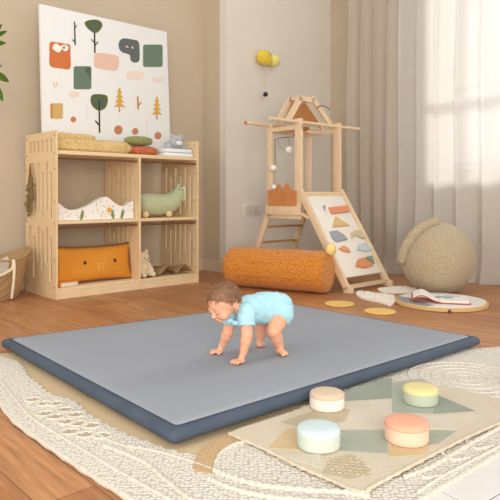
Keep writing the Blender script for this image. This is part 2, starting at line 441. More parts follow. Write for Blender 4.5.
ink('palepink', blob(292, 209, 26, 12)); ink('palepink', blob(355, 220, 18, 7)); ink('palepink', blob(122, 262, 15, 8))
ink('pink', smooth_poly([(70, 243), (64, 234), (66, 228), (70, 231), (74, 228), (77, 233)], 3)); ink('white', blob(70.5, 234, 2.5, 3))
ink('tan', rr(56, 287, 91, 330, 5)); ink('orange', rr(58, 289, 62, 327, 1))
ink('black', [(190, 296), (194, 296), (195, 369), (191, 369)]); ink('black', [(192, 345), (182, 334), (180, 337), (191, 350)])
ink('olive', smooth_poly([(169, 270), (178, 262), (205, 263), (215, 270), (214, 290), (205, 303), (190, 307), (176, 298), (169, 285)], 4))
ink('dgreen', smooth_poly([(180, 274), (200, 270), (208, 282), (202, 296), (188, 298), (178, 288)], 4)); ink('black', [(190, 280), (194, 280), (194, 306), (190, 306)])
for cx, cy, r in ((120, 332, 7.5), (245, 361, 11.5), (292, 365, 8.5), (355, 377, 9.5)): ink('terra', blob(cx, cy, r, r * 1.08, e=2))
for cx, y0, s_ in ((248, 242, 1.0), (352, 267, .92)):
    for k in range(4):
        a = y0 + k * 13 * s_; w = (7 + k * 3.2) * s_
        ink('yellow', smooth_poly([(cx, a), (cx + w * .5, a + 10 * s_), (cx + w, a + 17 * s_), (cx, a + 15 * s_), (cx - w, a + 17 * s_), (cx - w * .5, a + 10 * s_)], 2))
    ink('terra', [(cx - 1.5, y0 + 54 * s_), (cx + 1.5, y0 + 54 * s_), (cx + 1.5, y0 + 70 * s_), (cx - 1.5, y0 + 70 * s_)])
ink('terra', [(297, 268), (301, 268), (302, 304), (298, 304)]); ink('terra', [(301, 290), (307, 283), (309, 285), (302, 295)])
ink('palepink', [(155, 296), (157, 296), (158, 335), (156, 335)]); ink('palepink', [(322, 318), (324, 318), (325, 372), (323, 372)])
art.build('print', [inks[k] for k in ik], cv, smooth=0)

# ------------------------------------------------------------------ things on the shelf unit
def shelf_thing(name, x, y, z, label, cat, rz=0, group=None): return empty(name, R(x, y, z), ROT + rz, label, cat, group)
# top: nubby blanket
nub = mat('nubby_wool', (232, 206, 150), .95, 'knit', 75, .9, (204, 166, 104), dist=.006)
mb = MB()
def slab(mb, x0, x1, y0, y1, z0, z1, seed):
    t = bmesh.new(); bmesh.ops.create_cube(t, size=1); bmesh.ops.subdivide_edges(t, edges=t.edges[:], cuts=14, use_grid_fill=True)
    for v in t.verts:
        p = v.co * 2; f = (abs(p.x) ** 6 + abs(p.y) ** 6 + abs(p.z) ** 4) ** (-1 / 5) if p.length else 1
        f = min(1, f); p = Vector((p.x * f, p.y * f, p.z * f))
        n_ = noise.noise(Vector((p.x * 2, p.y * 2, seed))) * .18
        q_ = Vector(((x0 + x1) / 2 + p.x * (x1 - x0) / 2, (y0 + y1) / 2 + p.y * (y1 - y0) / 2, (z0 + z1) / 2 + p.z * (z1 - z0) / 2 * (1 + (n_ if p.z > 0 else 0))))
        q_ += Vector((noise.noise(q_ * 30), noise.noise(q_ * 30 + Vector((9, 0, 0))), max(0, p.z) * noise.noise(q_ * 30 + Vector((0, 9, 0))))) * .008
        v.co = q_
    mb.merge(t)
slab(mb, .04, .715, .04, .33, 0, .105, 1); slab(mb, .045, .40, .09, .34, .08, .150, 4)
for v in mb.bm.verts: v.co.z = max(v.co.z, .0005)
tag(mb.build('blanket', nub, None, R(0, 0, 1.145), ROT, smooth=80), 'folded nubby mustard cream blanket on top of the shelf unit', 'blanket')
def puff(name, x, y, z, w, d, h, m, label, cat, m2=None):
    mb = MB(); mb.ell((0, 0, h / 2), (w / 2, d / 2, h / 2), fn=lambda v: Vector((math.copysign(abs(v.x) ** .8, v.x), math.copysign(abs(v.y) ** .8, v.y), math.copysign(abs(v.z) ** .7, v.z))) * (1 + .04 * noise.noise(v * 3)))
    for v in mb.bm.verts: v.co.z = max(v.co.z, .001)
    return tag(mb.build(name, m, None, R(x, y, z), ROT, smooth=80), label, cat)
puff('round_cushion', .875, .19, 1.1455, .29, .22, .085, mat('terracotta_felt', (214, 122, 78), .95, 'knit', 70, .7, (176, 90, 52), dist=.004), 'terracotta cushion under the green one on top of the shelf unit', 'cushion')
puff('round_cushion', .845, .19, 1.2315, .25, .2, .085, mat('moss_felt', (150, 152, 96), .95, 'noise', 50, .4, (124, 128, 74), sheen=.2), 'moss green cushion stacked on the terracotta cushion', 'cushion')
mb = MB(); cl = mat('pale_blue_cotton', (232, 236, 238), .9, 'noise', 30, .3)
for k in range(2): mb.box((-.155 + .008 * k, -.13, .0008 + k * .036), (.155 - .01 * k, .13, .0355 + k * .036), .015)
tag(mb.build('folded_cloth', cl, None, R(1.185, .17, 1.145), ROT), 'folded pale blue white cloth at the right end of the top shelf', 'cloth')
cat = shelf_thing('plush_cat', 1.215, .15, 1.2175, 'small grey and white plush cat lying on the folded cloth', 'soft toy', .0)
gp = mat('grey_plush', (188, 190, 190), .95, 'noise', 80, .5, (160, 164, 166), sheen=.3); wp = mat('white_plush', (234, 230, 222), .95, 'noise', 80, .5, sheen=.3)
bk = mat('black_thread', (40, 34, 32), .5)
MB().ell((.0, .03, .045), (.095, .06, .045)).ell((-.075, .0, .022), (.04, .03, .022)).ell((.085, -.0, .022), (.035, .035, .022)).build('body', gp, cat)
mb = MB().ell((.0, -.02, .075), (.075, .055, .055))
for sx in (-1, 1): mb.ell((sx * .05, -.015, .122), (.018, .012, .022))
hd = mb.build('head', gp, cat)
mb = MB().ell((0, -.062, .06), (.036, .018, .022)); mb.build('muzzle', wp, cat)
for sx in (-1, 1): MB().ell((sx * .03, -.071, .082), (.005, .004, .006)).build('eye', bk, hd)
MB().ell((0, -.081, .066), (.005, .003, .004)).build('nose', bk, hd)

# middle left: speckled bumper
def speckle_mat():
    m = bpy.data.materials.new('speckled_cotton'); m.use_nodes = True; nt = m.node_tree; N = nt.nodes; L = nt.links
    b = N['Principled BSDF']; b.inputs['Roughness'].default_value = .9
    tc = N.new('ShaderNodeTexCoord'); v = N.new('ShaderNodeTexVoronoi'); v.inputs['Scale'].default_value = 46; L.new(tc.outputs['Object'], v.inputs['Vector'])
    cr = N.new('ShaderNodeValToRGB'); cr.color_ramp.elements[0].position = .20; cr.color_ramp.elements[1].position = .26
    L.new(v.outputs['Distance'], cr.inputs['Fac'])
    mx = N.new('ShaderNodeMix'); mx.data_type = 'RGBA'; L.new(cr.outputs['Color'], mx.inputs[0])
    hs = N.new('ShaderNodeValToRGB'); sx = N.new('ShaderNodeSeparateColor'); L.new(v.outputs['Color'], sx.inputs[0]); L.new(sx.outputs[0], hs.inputs['Fac'])
    hs.color_ramp.interpolation = 'CONSTANT'; e = hs.color_ramp.elements; e[0].color = lin((90, 84, 90)); e[1].position = .4; e[1].color = lin((206, 120, 76))
    e2 = e.new(.7); e2.color = lin((120, 132, 120))
    L.new(hs.outputs['Color'], mx.inputs[6]); mx.inputs[7].default_value = lin((240, 236, 228)); L.new(mx.outputs[2], b.inputs['Base Color'])
    return m
spk = speckle_mat()
bump = shelf_thing('crib_bumper', .0, .07, .6015, 'white speckled crib bumper with wavy top on the middle shelf', 'crib bumper')
prof = smooth_poly([(.036, .0), (.036, .135), (.06, .13), (.13, .085), (.22, .085), (.32, .12), (.43, .178), (.48, .178), (.55, .13), (.61, .105), (.66, .115), (.725, .142), (.725, .0)], 4)
prof = [(x, z) for x, z in prof if .035 <= x <= .7255 and z >= 0 and not (z > .01 and z < .125 and (x < .06 or x > .70))]
BM_ = Matrix(((1, 0, 0, 0), (0, 0, 1, 0), (0, 1, 0, 0), (0, 0, 0, 1)))
mb = MB(); t = MB(); t.prism(prof, 0, .07, BM_)
bmesh.ops.bevel(t.bm, geom=[e for e in t.bm.edges if len(e.link_faces) == 2 and e.calc_face_angle(0) > 1.2 and abs(e.verts[0].co.y - e.verts[1].co.y) < 1e-5], offset=.006, segments=2, affect='EDGES')
t.build('padding', spk, bump)
def fprism(pts, y0, y1, m, name, par):  # flat shape facing the room
    return MB().prism(pts, y0, y1, BM_).build(name, m, par)
fprism(blob(.49, .075, .035, .035, e=2), -.006, .002, mat('flower_white', (236, 226, 206), .8), 'flower', bump)
fprism(blob(.49, .075, .02, .02, e=2), -.010, .002, mat('flower_yellow', (224, 166, 60), .8), 'flower_centre', bump)
lg = mat('applique_green', (124, 138, 84), .8)
for sx, xx in ((1, .235), (1, .60), (-1, .535)):
    fprism(smooth_poly([(xx, .0), (xx + .026 * sx, .03), (xx + .022 * sx, .08), (xx + .004 * sx, .05)], 4), -.006, .002, lg, 'leaf', bump)

# middle right: green plush whale on wooden balls
wh = shelf_thing('plush_whale', .80, .16, .6015, 'sage green plush whale with raised tail and wooden ball feet on the middle shelf', 'soft toy')
sage = mat('sage_velvet', (190, 198, 158), .9, 'noise', 40, .15, (178, 187, 146), sheen=.3); sagel = mat('pale_belly', (224, 228, 200), .9)
pts = smooth_poly([(.06, 0, .125), (.14, 0, .12), (.25, 0, .112), (.36, 0, .13), (.43, 0, .19), (.452, 0, .245), (.455, 0, .30)], 5, False)
rs = [0] * len(pts)
kr = [.085, .098, .094, .090, .068, .042, .010]
for i in range(len(pts)):
    a = min(i / 5, 5.999); k = int(a); rs[i] = kr[k] + (kr[k + 1] - kr[k]) * (a - k)
mb = MB().tube(pts, rs, 20); mb.ell((.06, 0, .125), (.04, .083, .083)); mb.capsule((.40, 0, .20), (.47, 0, .22), .04, .05); mb.capsule((.47, 0, .2), (.445, 0, .31), .05, .008)
o = mb.build('body', sage, wh); bake(o, .006, 8)
MB().ell((.505, -.01, .21), (.02, .03, .07)).build('belly', sagel, wh)
wb = mat('wood_ball', (230, 196, 152), .5)
for xx in (.055, .30): MB().ell((xx, -.075, .0305), .03).build('foot', wb, wh)
for xx in (.055, .30): MB().ell((xx, .075, .0305), .03).build('foot', wb, wh)
for xx, yy, z_ in ((.44, -.04, .25), (.475, -.05, .245)): MB().ell((xx, yy, z_), (.005, .004, .006)).build('eye', bk, wh)

# bottom left: orange cat cushion
cc = shelf_thing('cat_cushion', .398, .15, .236, 'orange cat face cushion with brown piping on the bottom shelf', 'cushion')
och = mat('ochre_cotton', (222, 148, 44), .85, 'noise', 14, .35, (206, 130, 34), 3)
cu = cushion(.705, .30, .14, pinch=.07); o = cu.build('cover', och, cc, smooth=80); o.rotation_euler = (-.14, 0, 0)
pip = []; n = 40
for k in range(4 * n):
    sd, q = divmod(k, n); a = -1 + 2 * q / n
    A, B = ((a, -1), (1, a), (-a, 1), (-1, -a))[sd]
    pip.append((A * .3525 * (1 - .07 * (1 - B * B)), 0, B * .15 * (1 - .112 * (1 - A * A))))
o = MB().tube(pip, .011, 8, closed=True).build('piping', mat('brown_piping', (122, 84, 50), .8), cc); o.rotation_euler = (-.14, 0, 0)
for xx in (-.115, .155):
    o = MB().ell((xx, -.068, .01), (.013, .008, .015)).build('eye', bk, cc); o.rotation_euler = (-.14, 0, 0)
st = mat('pale_stitch', (238, 190, 112), .8)
def stitch(p, r_):
    o = MB().tube(p, r_, 6).build('stitched_line', st, cc); o.rotation_euler = (-.14, 0, 0)
stitch([(.022 - .045, -.0715, .0), (.022 - .02, -.072, -.018), (.022, -.0715, .005), (.022 + .02, -.072, -.018), (.022 + .045, -.0715, .0)], .0028)
for sx in (-1, 1):
    stitch([(.022 + sx * .01, -.0715, -.024), (.022 + sx * .018, -.071, -.05), (.022 + sx * .03, -.0705, -.06)], .0028)
    stitch([(.022 + sx * .03, -.072, .03), (.022 + sx * .045, -.071, .035)], .0022)
# orange book
bkk = shelf_thing('picture_book', .115, .058, .0855, 'closed orange book lying in front of the cat cushion', 'book', .12)
MB().box((-.078, -.041, .004), (.075, .041, .036), .002).build('pages', mat('book_paper', (232, 222, 200), .8), bkk)
mb = MB().box((-.08, -.045, .036), (.08, .045, .042), .001).box((-.08, -.045, 0), (.08, .045, .004), .001).box((-.084, -.045, 0), (-.078, .045, .042), .001)
mb.build('cover', mat('orange_cover', (226, 142, 48), .6), bkk)
# bear
be = shelf_thing('plush_bear', .845, .12, .0895, 'small cream plush bear sitting at the left of the lower right bay', 'soft toy', .15)
cr_ = mat('cream_plush', (232, 212, 178), .95, 'noise', 70, .4, (222, 198, 160), sheen=.3)
mb = MB().ell((0, 0, .07), (.065, .055, .072)).ell((0, 0, .155), (.068, .055, .06))
for sx in (-1, 1): mb.ell((sx * .045, 0, .215), (.018, .014, .022)); mb.capsule((sx * .05, -.02, .10), (sx * .065, -.05, .05), .022, .02); mb.capsule((sx * .035, -.03, .025), (sx * .05, -.085, .022), .026, .022)
o = mb.build('body', cr_, be); bake(o, .005, 4)
for sx in (-1, 1): MB().ell((sx * .024, -.050, .165), (.005, .004, .007)).build('eye', bk, be)
MB().ell((0, -.058, .150), (.007, .004, .005)).build('nose', bk, be)
# zigzag cloth
mb = MB(); zz = mat('canvas_tan', (214, 184, 140), .9, 'noise', 30, .3, (200, 168, 122), 5)
nx, ny = 44, 14; rows = []
for j in range(ny + 1):
    row = []
    for i in range(nx + 1):
        x = i / nx; y = j / ny
        ph = (x * 3.0) % 1; tri = 1 - abs(2 * ph - 1)
        q_ = min(1, max(0, (x - .22) / .1)); z = .003 + q_ * ((.075 * tri + .01) * (1 - y) ** .7 + .09 * y * (1 - x) * .9) + q_ * .012 * noise.noise(Vector((x * 4, y * 3, 2)))
        row.append(mb._v((.005 + x * .54, .02 + y * .30, max(.003, z))))
    rows.append(row)
for j in range(ny):
    for i in range(nx): mb._f([rows[j][i], rows[j][i + 1], rows[j + 1][i + 1], rows[j + 1][i]])
t = mb.bm; bmesh.ops.solidify(t, geom=t.faces[:], thickness=.0022)
for v in t.verts: v.co.z = max(v.co.z, .0006)
tag(mb.build('draped_cloth', zz, None, R(.785, .02, .0852), ROT, smooth=60), 'tan cloth with a zigzag front edge beside the cream bear', 'cloth')
# dried herbs hanging on the left panel
hb = empty('dried_bunch', R(-.024, .42, 1.02), ROT, 'bunch of dried green herbs hanging on the left side panel of the shelf unit', 'dried plant')
stem_m = mat('dry_stem', (140, 100, 62), .8); lf = mat('dry_leaf', (126, 108, 66), .8)
mb = MB(); ml = MB(); rh = random.Random(5)
for k in range(16):
    dx = rh.uniform(-.018, .010); dy = rh.uniform(-.075, .075); L_ = rh.uniform(.24, .44)
    p = [Vector((dx * .2, dy * .15, .02)), Vector((dx * .7, dy * .5, -L_ * .5)), Vector((dx, dy, -L_))]
    mb.tube(smooth_poly(p, 4, False), .0022, 5)
    for q in range(9):
        tt = .3 + .7 * rh.random(); c = p[0].lerp(p[2], tt); c.y += rh.uniform(-.02, .02); c.x = min(c.x, .006)
        ml.ell(c, (.005, .011, .018), Matrix.Rotation(rh.uniform(-1, 1), 3, 'X'), 8, 5)
mb.build('stems', stem_m, hb); ml.build('leaves', lf, hb)
MB().tube([(.022, 0, .03), (.0, 0, .03), (-.004, 0, .0)], .004, 8).build('hook', rod_m, hb)

# ------------------------------------------------------------------ basket
bx = empty('wicker_basket', R(-.43, .37, 0), ROT, 'woven straw baby basket with pale lining at the far left by the shelf unit', 'basket')
straw = mat('straw_weave', (208, 178, 134), .85, 'weave', 26, .8, (168, 134, 92), dist=.006)
mb = MB(); n = 56; rings = []
def bring(rx, ry, z, lift=0.0):
    out = []
    for k in range(n):
        t = 2 * PI * k / n; c = math.cos(t)
        out.append(mb._v((rx * math.copysign(abs(c) ** .85, c), ry * math.copysign(abs(math.sin(t)) ** .85, math.sin(t)), z + lift * c ** 4)))
    rings.append(out)
for f in range(9):
    a = f / 8; bring(.27 + .10 * a ** .7, .15 + .065 * a ** .7, .002 + .30 * a, .075 * a)
bring(.355, .20, .302, .075)
for f in range(6): a = 1 - f / 6; bring(.245 + .095 * a, .13 + .06 * a, .02 + .27 * a, .07 * a)
for i in range(len(rings) - 1):
    for k in range(n): mb._f([rings[i][k], rings[i][(k + 1) % n], rings[i + 1][(k + 1) % n], rings[i + 1][k]])
mb._f(rings[0][::-1]); mb._f(rings[-1]); mb.build('body', straw, bx)
rim = [(.364 * math.copysign(abs(math.cos(t)) ** .85, math.cos(t)), .209 * math.copysign(abs(math.sin(t)) ** .85, math.sin(t)), .305 + .075 * math.cos(t) ** 4) for t in [2 * PI * k / n for k in range(n)]]
MB().tube(rim, .012, 8, closed=True).build('rim', straw, bx)
mb = MB().ell((0, 0, .15), (.29, .15, .13), fn=lambda v: v * (1 + .06 * noise.noise(v * 2.5))); mb.build('bedding', mat('ivory_bedding', (236, 230, 216), .9, 'noise', 20, .3), bx)
mb = MB()
for xx in (.17,):
    P_ = [(xx, -.205, .31), (xx, -.222, .27), (xx, -.21, .15), (xx, -.17, .02)]
    mb.tube(smooth_poly(P_, 5, False), .011, 8)
mb.build('strap', mat('cream_strap', (236, 222, 196), .8), bx)
mb = MB(); g_ = []
for j in range(7):
    z_ = .325 - .02 * j - (.0 if j else -.004); row_ = []
    for i in range(13):
        x_ = -.10 + .235 * i / 12; q_ = min(1, abs(x_) / .37) ** 2.1
        row_.append(mb._v((x_, -(.205 + .012) * (1 - q_) ** .48 - .006 + (.03 if j == 0 else .0) + .10 * (.32 - z_) * .6, z_ - .012 * math.sin(i * .9))))
    g_.append(row_)
for j in range(6):
    for i in range(12): mb._f([g_[j][i], g_[j][i + 1], g_[j + 1][i + 1], g_[j + 1][i]])
bmesh.ops.solidify(mb.bm, geom=mb.bm.faces[:], thickness=.004)
mb.build('lining', mat('ivory_lining', (236, 230, 218), .9), bx)
mb = MB()
mb.tube(smooth_poly([(.17, -.205, .31), (.15, -.21, .24), (.02, -.235, .20), (-.12, -.235, .24), (-.14, -.205, .31)], 6, False), .011, 8); mb.build('handle', mat('cream_handle', (228, 210, 178), .8), bx)

# ------------------------------------------------------------------ wall planter at the far left
wpz = R(-.52, .60, 1.93)
pl = empty('wall_planter', wpz, ROT, 'green leafy plant reaching in at the upper left edge from a wall planter', 'plant')
MB().lathe([(.05, -.12), (.075, 0), (.078, .02), (.066, .02), (.06, -.01)], 24).build('pot', mat('clay_pot', (196, 150, 118), .7), pl)
MB().box((-.03, .05, -.12), (.03, .082, .01), .003).build('bracket', rod_m, pl)
leafm = mat('fresh_leaf', (122, 150, 58), .5, 'noise', 12, .15, (92, 122, 42), 9)
RI = Matrix.Rotation(-ROT, 3, 'Z')
def leaf(par, tip_w, base_w, wid):
    a = RI @ (base_w - wpz); b = RI @ (tip_w - wpz); d = (b - a); L_ = d.length; d.normalize()
    side = d.cross(RI @ Vector((0, 1, 0))).normalized(); nn = side.cross(d)
    mb = MB(); pts = []
    for k in range(15):
        tt = k / 14; w = wid * math.sin(PI * min(1, tt * .98 + .01)) ** .8
        pts.append((tt, w))
    up_ = [mb._v(a + d * L_ * t_ + side * w - nn * .012 * math.sin(PI * t_)) for t_, w in pts]
    mi_ = [mb._v(a + d * L_ * t_ + nn * .004) for t_, w in pts]
    lo_ = [mb._v(a + d * L_ * t_ - side * w - nn * .012 * math.sin(PI * t_)) for t_, w in pts]
    for k in range(14): mb._f([up_[k], up_[k + 1], mi_[k + 1], mi_[k]]); mb._f([mi_[k], mi_[k + 1], lo_[k + 1], lo_[k]])
    bmesh.ops.solidify(mb.bm, geom=mb.bm.faces[:], thickness=.0012)
    return mb.build('leaf', leafm, par, smooth=60)
PY = 4.35
stemP = [wpz + Z * .0, at_depth(-20, 25, PY), at_depth(-6, 40, PY), at_depth(-4, 62, PY), at_depth(-6, 85, PY), at_depth(-9, 100, PY)]
MB().tube([RI @ (p - wpz) for p in smooth_poly(stemP, 6, False)], .004, 7).build('stem', mat('green_stem', (110, 120, 60), .7), pl)
for bs, tp, w in (((-5, 38), (7, 31), .017), ((-5, 44), (6, 43), .018), ((-5, 36), (2, 24), .016), ((-5, 72), (9, 82), .026), ((-6, 84), (3, 101), .030), ((-5, 66), (2, 66), .012), ((-8, 50), (-20, 58), .025), ((-6, 80), (-22, 92), .03), ((-9, 100), (-14, 116), .025)):
    leaf(pl, at_depth(tp[0], tp[1], PY - .01), at_depth(bs[0], bs[1], PY), w)

# ------------------------------------------------------------------ climbing tower
C0 = Vector((.457, 5.25, 0)); TW, TD = .535, .43
tw = empty('climbing_tower', C0, ROT, 'birch climbing tower with a ramp, ladder and peaked top in front of the curtain', 'climbing frame')
ZB = 1.445
def tpart(mb, name, m=birch, **k): return mb.build(name, m, tw, **k)
for (x, y, zt) in ((0, 0, ZB + .03), (TW, 0, ZB + .03), (0, TD, ZB + .01), (TW, TD, ZB + .01)):
    w = .078 if (x, y) in ((0, 0), (TW, 0)) else .062
    if y == 0: tpart(MB().box((x - .014, y, .64 if x == 0 else .70), (x + .014, y + w, zt), .004), 'post')
    else: tpart(MB().box((x - .014, y - w, .60), (x + .014, y, zt), .004), 'post')
# legs under platform
for x in (0, TW):
    tpart(MB().bar((x, .03, .70), (x, -.03 - .0, .60), .026, .06, up=(1, 0, 0)), 'leg') if False else None
# dowels
for y, a, b in ((.035, -.36, .865), (TD - .03, -.31, .80)):
    d_ = tpart(MB().tube([(a, y, ZB), (b, y, ZB)], .0155, 14), 'dowel', birch)
MB().tube([(-.312, TD - .03, ZB), (-.300, TD - .03, ZB)], .0165, 14).build('cap', mat('red_cap', (206, 120, 104), .6), tw)
for x in (.0, TW): tpart(MB().bar((x, .0, ZB - .045), (x, TD, ZB - .045), .022, .04), 'top_rail')
tpart(MB().bar((0, TD, ZB - .045), (TW, TD, ZB - .045), .022, .04), 'top_rail')
# platform
tpart(MB().box((-.012, .0, .655), (TW + .012, TD, .68), .004), 'platform')
tpart(MB().box((-.014, .0, .585), (.012, TD + .02, .70), .006), 'apron'); tpart(MB().box((TW - .012, 0, .585), (TW + .014, TD + .02, .70), .006), 'apron')
tpart(MB().box((0, TD - .02, .585), (TW, TD, .655), .004), 'apron')
tpart(MB().box((0, -.004, .745), (TW, .018, .83), .008), 'front_board')
# ramp
P0 = Vector((0, .0, .80)); P1 = Vector((0, -.507, .03)); rd = (P1 - P0).normalized(); rn = Vector((0, -rd.z, rd.y)); rn = -rn if rn.z < 0 else rn
for x in (-.006, TW + .02): 
    mb = MB().bar(Vector((x, .02, .84)), Vector((x, -.507, .028)), .028, .062, up=rn, bev=.006)
    mb.box((x - .014, -.56, .0), (x + .014, -.47, .055), .006)
    tpart(mb, 'ramp_rail')
rampM = Matrix((Vector((1, 0, 0)), -rd, rn)).transposed().to_4x4(); rampM.translation = P1 + rn * .0
RL = (P0 - P1).length
tpart(MB().box((.01, .10, -.010), (TW, RL - .02, .010), .003, rampM), 'ramp_board', white_pl)
tpart(MB().bar((0, -.49, .045), (TW, -.49, .045), .03, .03), 'crossbar'); tpart(MB().bar((0, .0, .79), (TW, .0, .79), .02, .05), 'crossbar')
# rear supports of the ramp side
for x in (0, TW):
    tpart(MB().bar((x, .05, .66), (x, -.10, .60), .024, .05, up=(1, 0, 0)), 'brace')
# ladder on the far side
for x in (.012, TW - .012): tpart(MB().bar((x, TD - .01, .66), (x, TD + .27, .012), .026, .058, up=(0, 1, 0.4), bev=.005), 'ladder_stile')
for z in (.50, .35, .20):
    y = TD - .01 + .28 * (.66 - z) / .648
    tpart(MB().box((.02, y - .03, z - .009), (TW - .02, y + .03, z + .009), .003), 'rung', mat('rung_wood', (188, 142, 96), .6) if z == .5 else bpy.data.materials['rung_wood'])
# front legs: splayed plank from platform corner to the floor beside the ramp
for x in (-.004, TW + .018):
    pass
# peaked top
gx0, gx1, gz0, gz1 = -.045, .44, ZB + .015, 1.70
gM = lambda y: Matrix(((1, 0, 0, 0), (0, 0, 1, y), (0, 1, 0, 0), (0, 0, 0, 1)))
outer = [(gx0, gz0), (gx1 + .03, gz0), (.245, gz1), (.125, gz1)]
def gable(y, name):
    mb = MB()
    def bar2(a, b, w):
        a = Vector(a); b = Vector(b); d = (b - a).normalized(); n_ = Vector((-d.y, d.x)) * w / 2
        mb.prism([tuple(a - n_), tuple(b - n_), tuple(b + n_), tuple(a + n_)], 0, .022, gM(y))
    bar2((-.045, gz0), (.125, gz1 - .01), .055); bar2((.09, gz1 - .022), (.305, gz1 - .022), .045); bar2((.28, gz1), (.565, gz0 - .01), .05)
    return tpart(mb, name, smooth=0)
gable(.12, 'gable_frame'); gable(.24, 'gable_frame')
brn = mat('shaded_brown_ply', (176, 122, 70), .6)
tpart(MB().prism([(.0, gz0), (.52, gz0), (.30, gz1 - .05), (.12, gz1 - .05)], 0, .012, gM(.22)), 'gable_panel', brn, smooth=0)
tpart(MB().bar((.12, .13, gz1 - .02), (.12, .25, gz1 - .02), .02, .02), 'ridge_bar')
tpart(MB().bar((.28, .13, gz1 - .02), (.28, .25, gz1 - .02), .02, .02), 'ridge_bar')
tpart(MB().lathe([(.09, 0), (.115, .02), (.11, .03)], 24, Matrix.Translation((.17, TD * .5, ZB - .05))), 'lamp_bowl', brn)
tpart(MB().bar((.0, TD * .5, ZB - .05), (TW, TD * .5, ZB - .05), .02, .02), 'top_rail')
blk = mat('black_wire', (52, 46, 42), .5)
tpart(MB().tube(smooth_poly([(.31, .10, 1.60), (.36, .10, 1.63), (.43, .10, 1.63), (.50, .10, 1.61)], 5, False), .004, 6), 'wire', blk)
# cat ear crown panel at the platform's left edge
crn = mat('orange_ply', (206, 140, 84), .55, 'grain', 8, .05, (192, 126, 72))
poly = [(.05, .70), (.40, .70), (.40, .845), (.33, .845), (.305, .845), (.265, .905), (.215, .85), (.155, .91), (.115, .845), (.05, .84)]
cm = Matrix(((0, 0, 1, -.02), (1, 0, 0, 0), (0, 1, 0, 0), (0, 0, 0, 1)))
tpart(MB().prism(poly, -.012, .004, cm), 'crown_panel', crn, smooth=0)
tpart(MB().box((-.03, .0, .62), (-.008, TD, .705), .003), 'side_beam')
# relief shapes on the ramp
cols = dict(o=(222, 146, 104), y=(218, 188, 132), b=(158, 164, 170), w=(232, 230, 224), g=(140, 152, 132), t=(206, 190, 156), lo=(224, 156, 112), lb=(200, 206, 210))
hm = {k: mat('hold_' + k, c, .6) for k, c in cols.items()}
rO = C0; rUx = U
rot3 = Matrix.Rotation(ROT, 3, 'Z')
pl_o = C0 + rot3 @ (P1 + rn * .010); pl_n = rot3 @ rn; pl_y = rot3 @ (-rd)
def ruv(px, py):
    d = Vector(((px - 250) / F_PX, 1, -(py - HOR) / F_PX)); o_ = Vector((0, 0, CAM_H))
    t = (pl_o - o_).dot(pl_n) / d.dot(pl_n); p = o_ + d * t - pl_o
    return (p.dot(U), p.dot(pl_y))
def hold(c, pts, th=.018, k=4):
    P_ = [ruv(*p) for p in pts]
    if k: P_ = [tuple(q)[:2] for q in smooth_poly([Vector((a, b, 0)) for a, b in P_], k)]
    tpart(MB().prism(P_, .008, .008 + th, rampM, bev=.004), 'climbing_hold', hm[c])
def arcpts(cx, cy, r, a0, a1, sq=1.0, n=8): return [(cx + r * math.cos(math.radians(a0 + (a1 - a0) * i / n)), cy - r * sq * math.sin(math.radians(a0 + (a1 - a0) * i / n))) for i in range(n + 1)]
hold('w', [(318, 206), (320, 207), (326, 213), (324, 215), (317, 208)], k=0); hold('b', [(323, 206), (325, 206), (324, 213), (322, 212)], k=0)
hold('o', [(328, 208), (346, 206), (349, 212.5), (331, 214.5)], k=0)
hold('y', [(335, 217), (349, 226), (332, 227.5)], k=0)
hold('b', [(329, 232), (336, 231), (343, 235), (347, 240), (336, 242.5), (332, 239)], k=0)
hold('t', [(350, 233), (357, 230), (362, 234), (368, 238), (362, 239), (355, 236), (351, 239)], k=0)
hold('lb', [(356, 250), (358, 245), (364, 243), (370, 246), (373, 250), (365, 252)], k=0); hold('w', [(363, 243.5), (371, 247), (372, 251)], .022, k=0)
hold('lo', [(338, 249), (343, 246), (347, 248), (350, 253), (343, 252)], k=0)
hold('o', [(355, 267), (357, 260), (363, 258), (369, 262), (373, 266), (364, 268.5)], k=0); hold('g', [(365, 257.5), (371, 256), (374, 264), (371, 263)], .02, k=0)
kn = C0.copy(); kw = at_depth(331, 249.5, 4.86) - C0; kl = Matrix.Rotation(-ROT, 3, 'Z') @ kw
MB().ell(kl, (.05, .04, .052)).build('knob', mat('butter_yellow', (238, 214, 142), .6), tw)
# hanging mobile
mo = empty('hanging_mobile', C0 + rot3 @ Vector((.0, .20, ZB - .066)), ROT, 'black wire mobile with white balls hanging inside the climbing tower', 'mobile')
def mloc(px, py, Y): return Matrix.Rotation(-ROT, 3, 'Z') @ (at_depth(px, py, Y) - (C0 + rot3 @ Vector((.0, .20, ZB - .066))))
MY = 5.42
MB().tube([mloc(275, 172, MY), mloc(275, 139, MY), mloc(284, 137.5, MY), mloc(294, 137, MY), mloc(295, 131, MY)], .0035, 6).build('wire', blk, mo)
MB().tube([mloc(289, 138, MY), mloc(289, 147, MY)], .002, 6).tube([mloc(278, 139, MY), mloc(279, 146, MY), mloc(284, 150, MY)], .002, 6).tube([mloc(274, 172, MY), mloc(274, 184, MY)], .0015, 6).build('string', blk, mo)
mw = mat('mobile_white', (236, 232, 224), .7)
for a, b, r in ((289, 150, .033), (273, 168, .030), (274, 187, .022)):
    bb = MB().ell(mloc(a, b, MY), r, fn=lambda v: v * (1 + .03 * noise.noise(v * 3))).build('ball', mw, mo)
for dx_ in (.0, -.016): MB().ell(mloc(289, 150, MY) + Vector((dx_, -.031, .0)), (.004, .003, .005)).build('eye', bk, mo)
MB().capsule(mloc(290, 135, MY), mloc(295, 131, MY), .008, .005).build('bird', mat('pink_bird', (214, 138, 120), .7), mo)

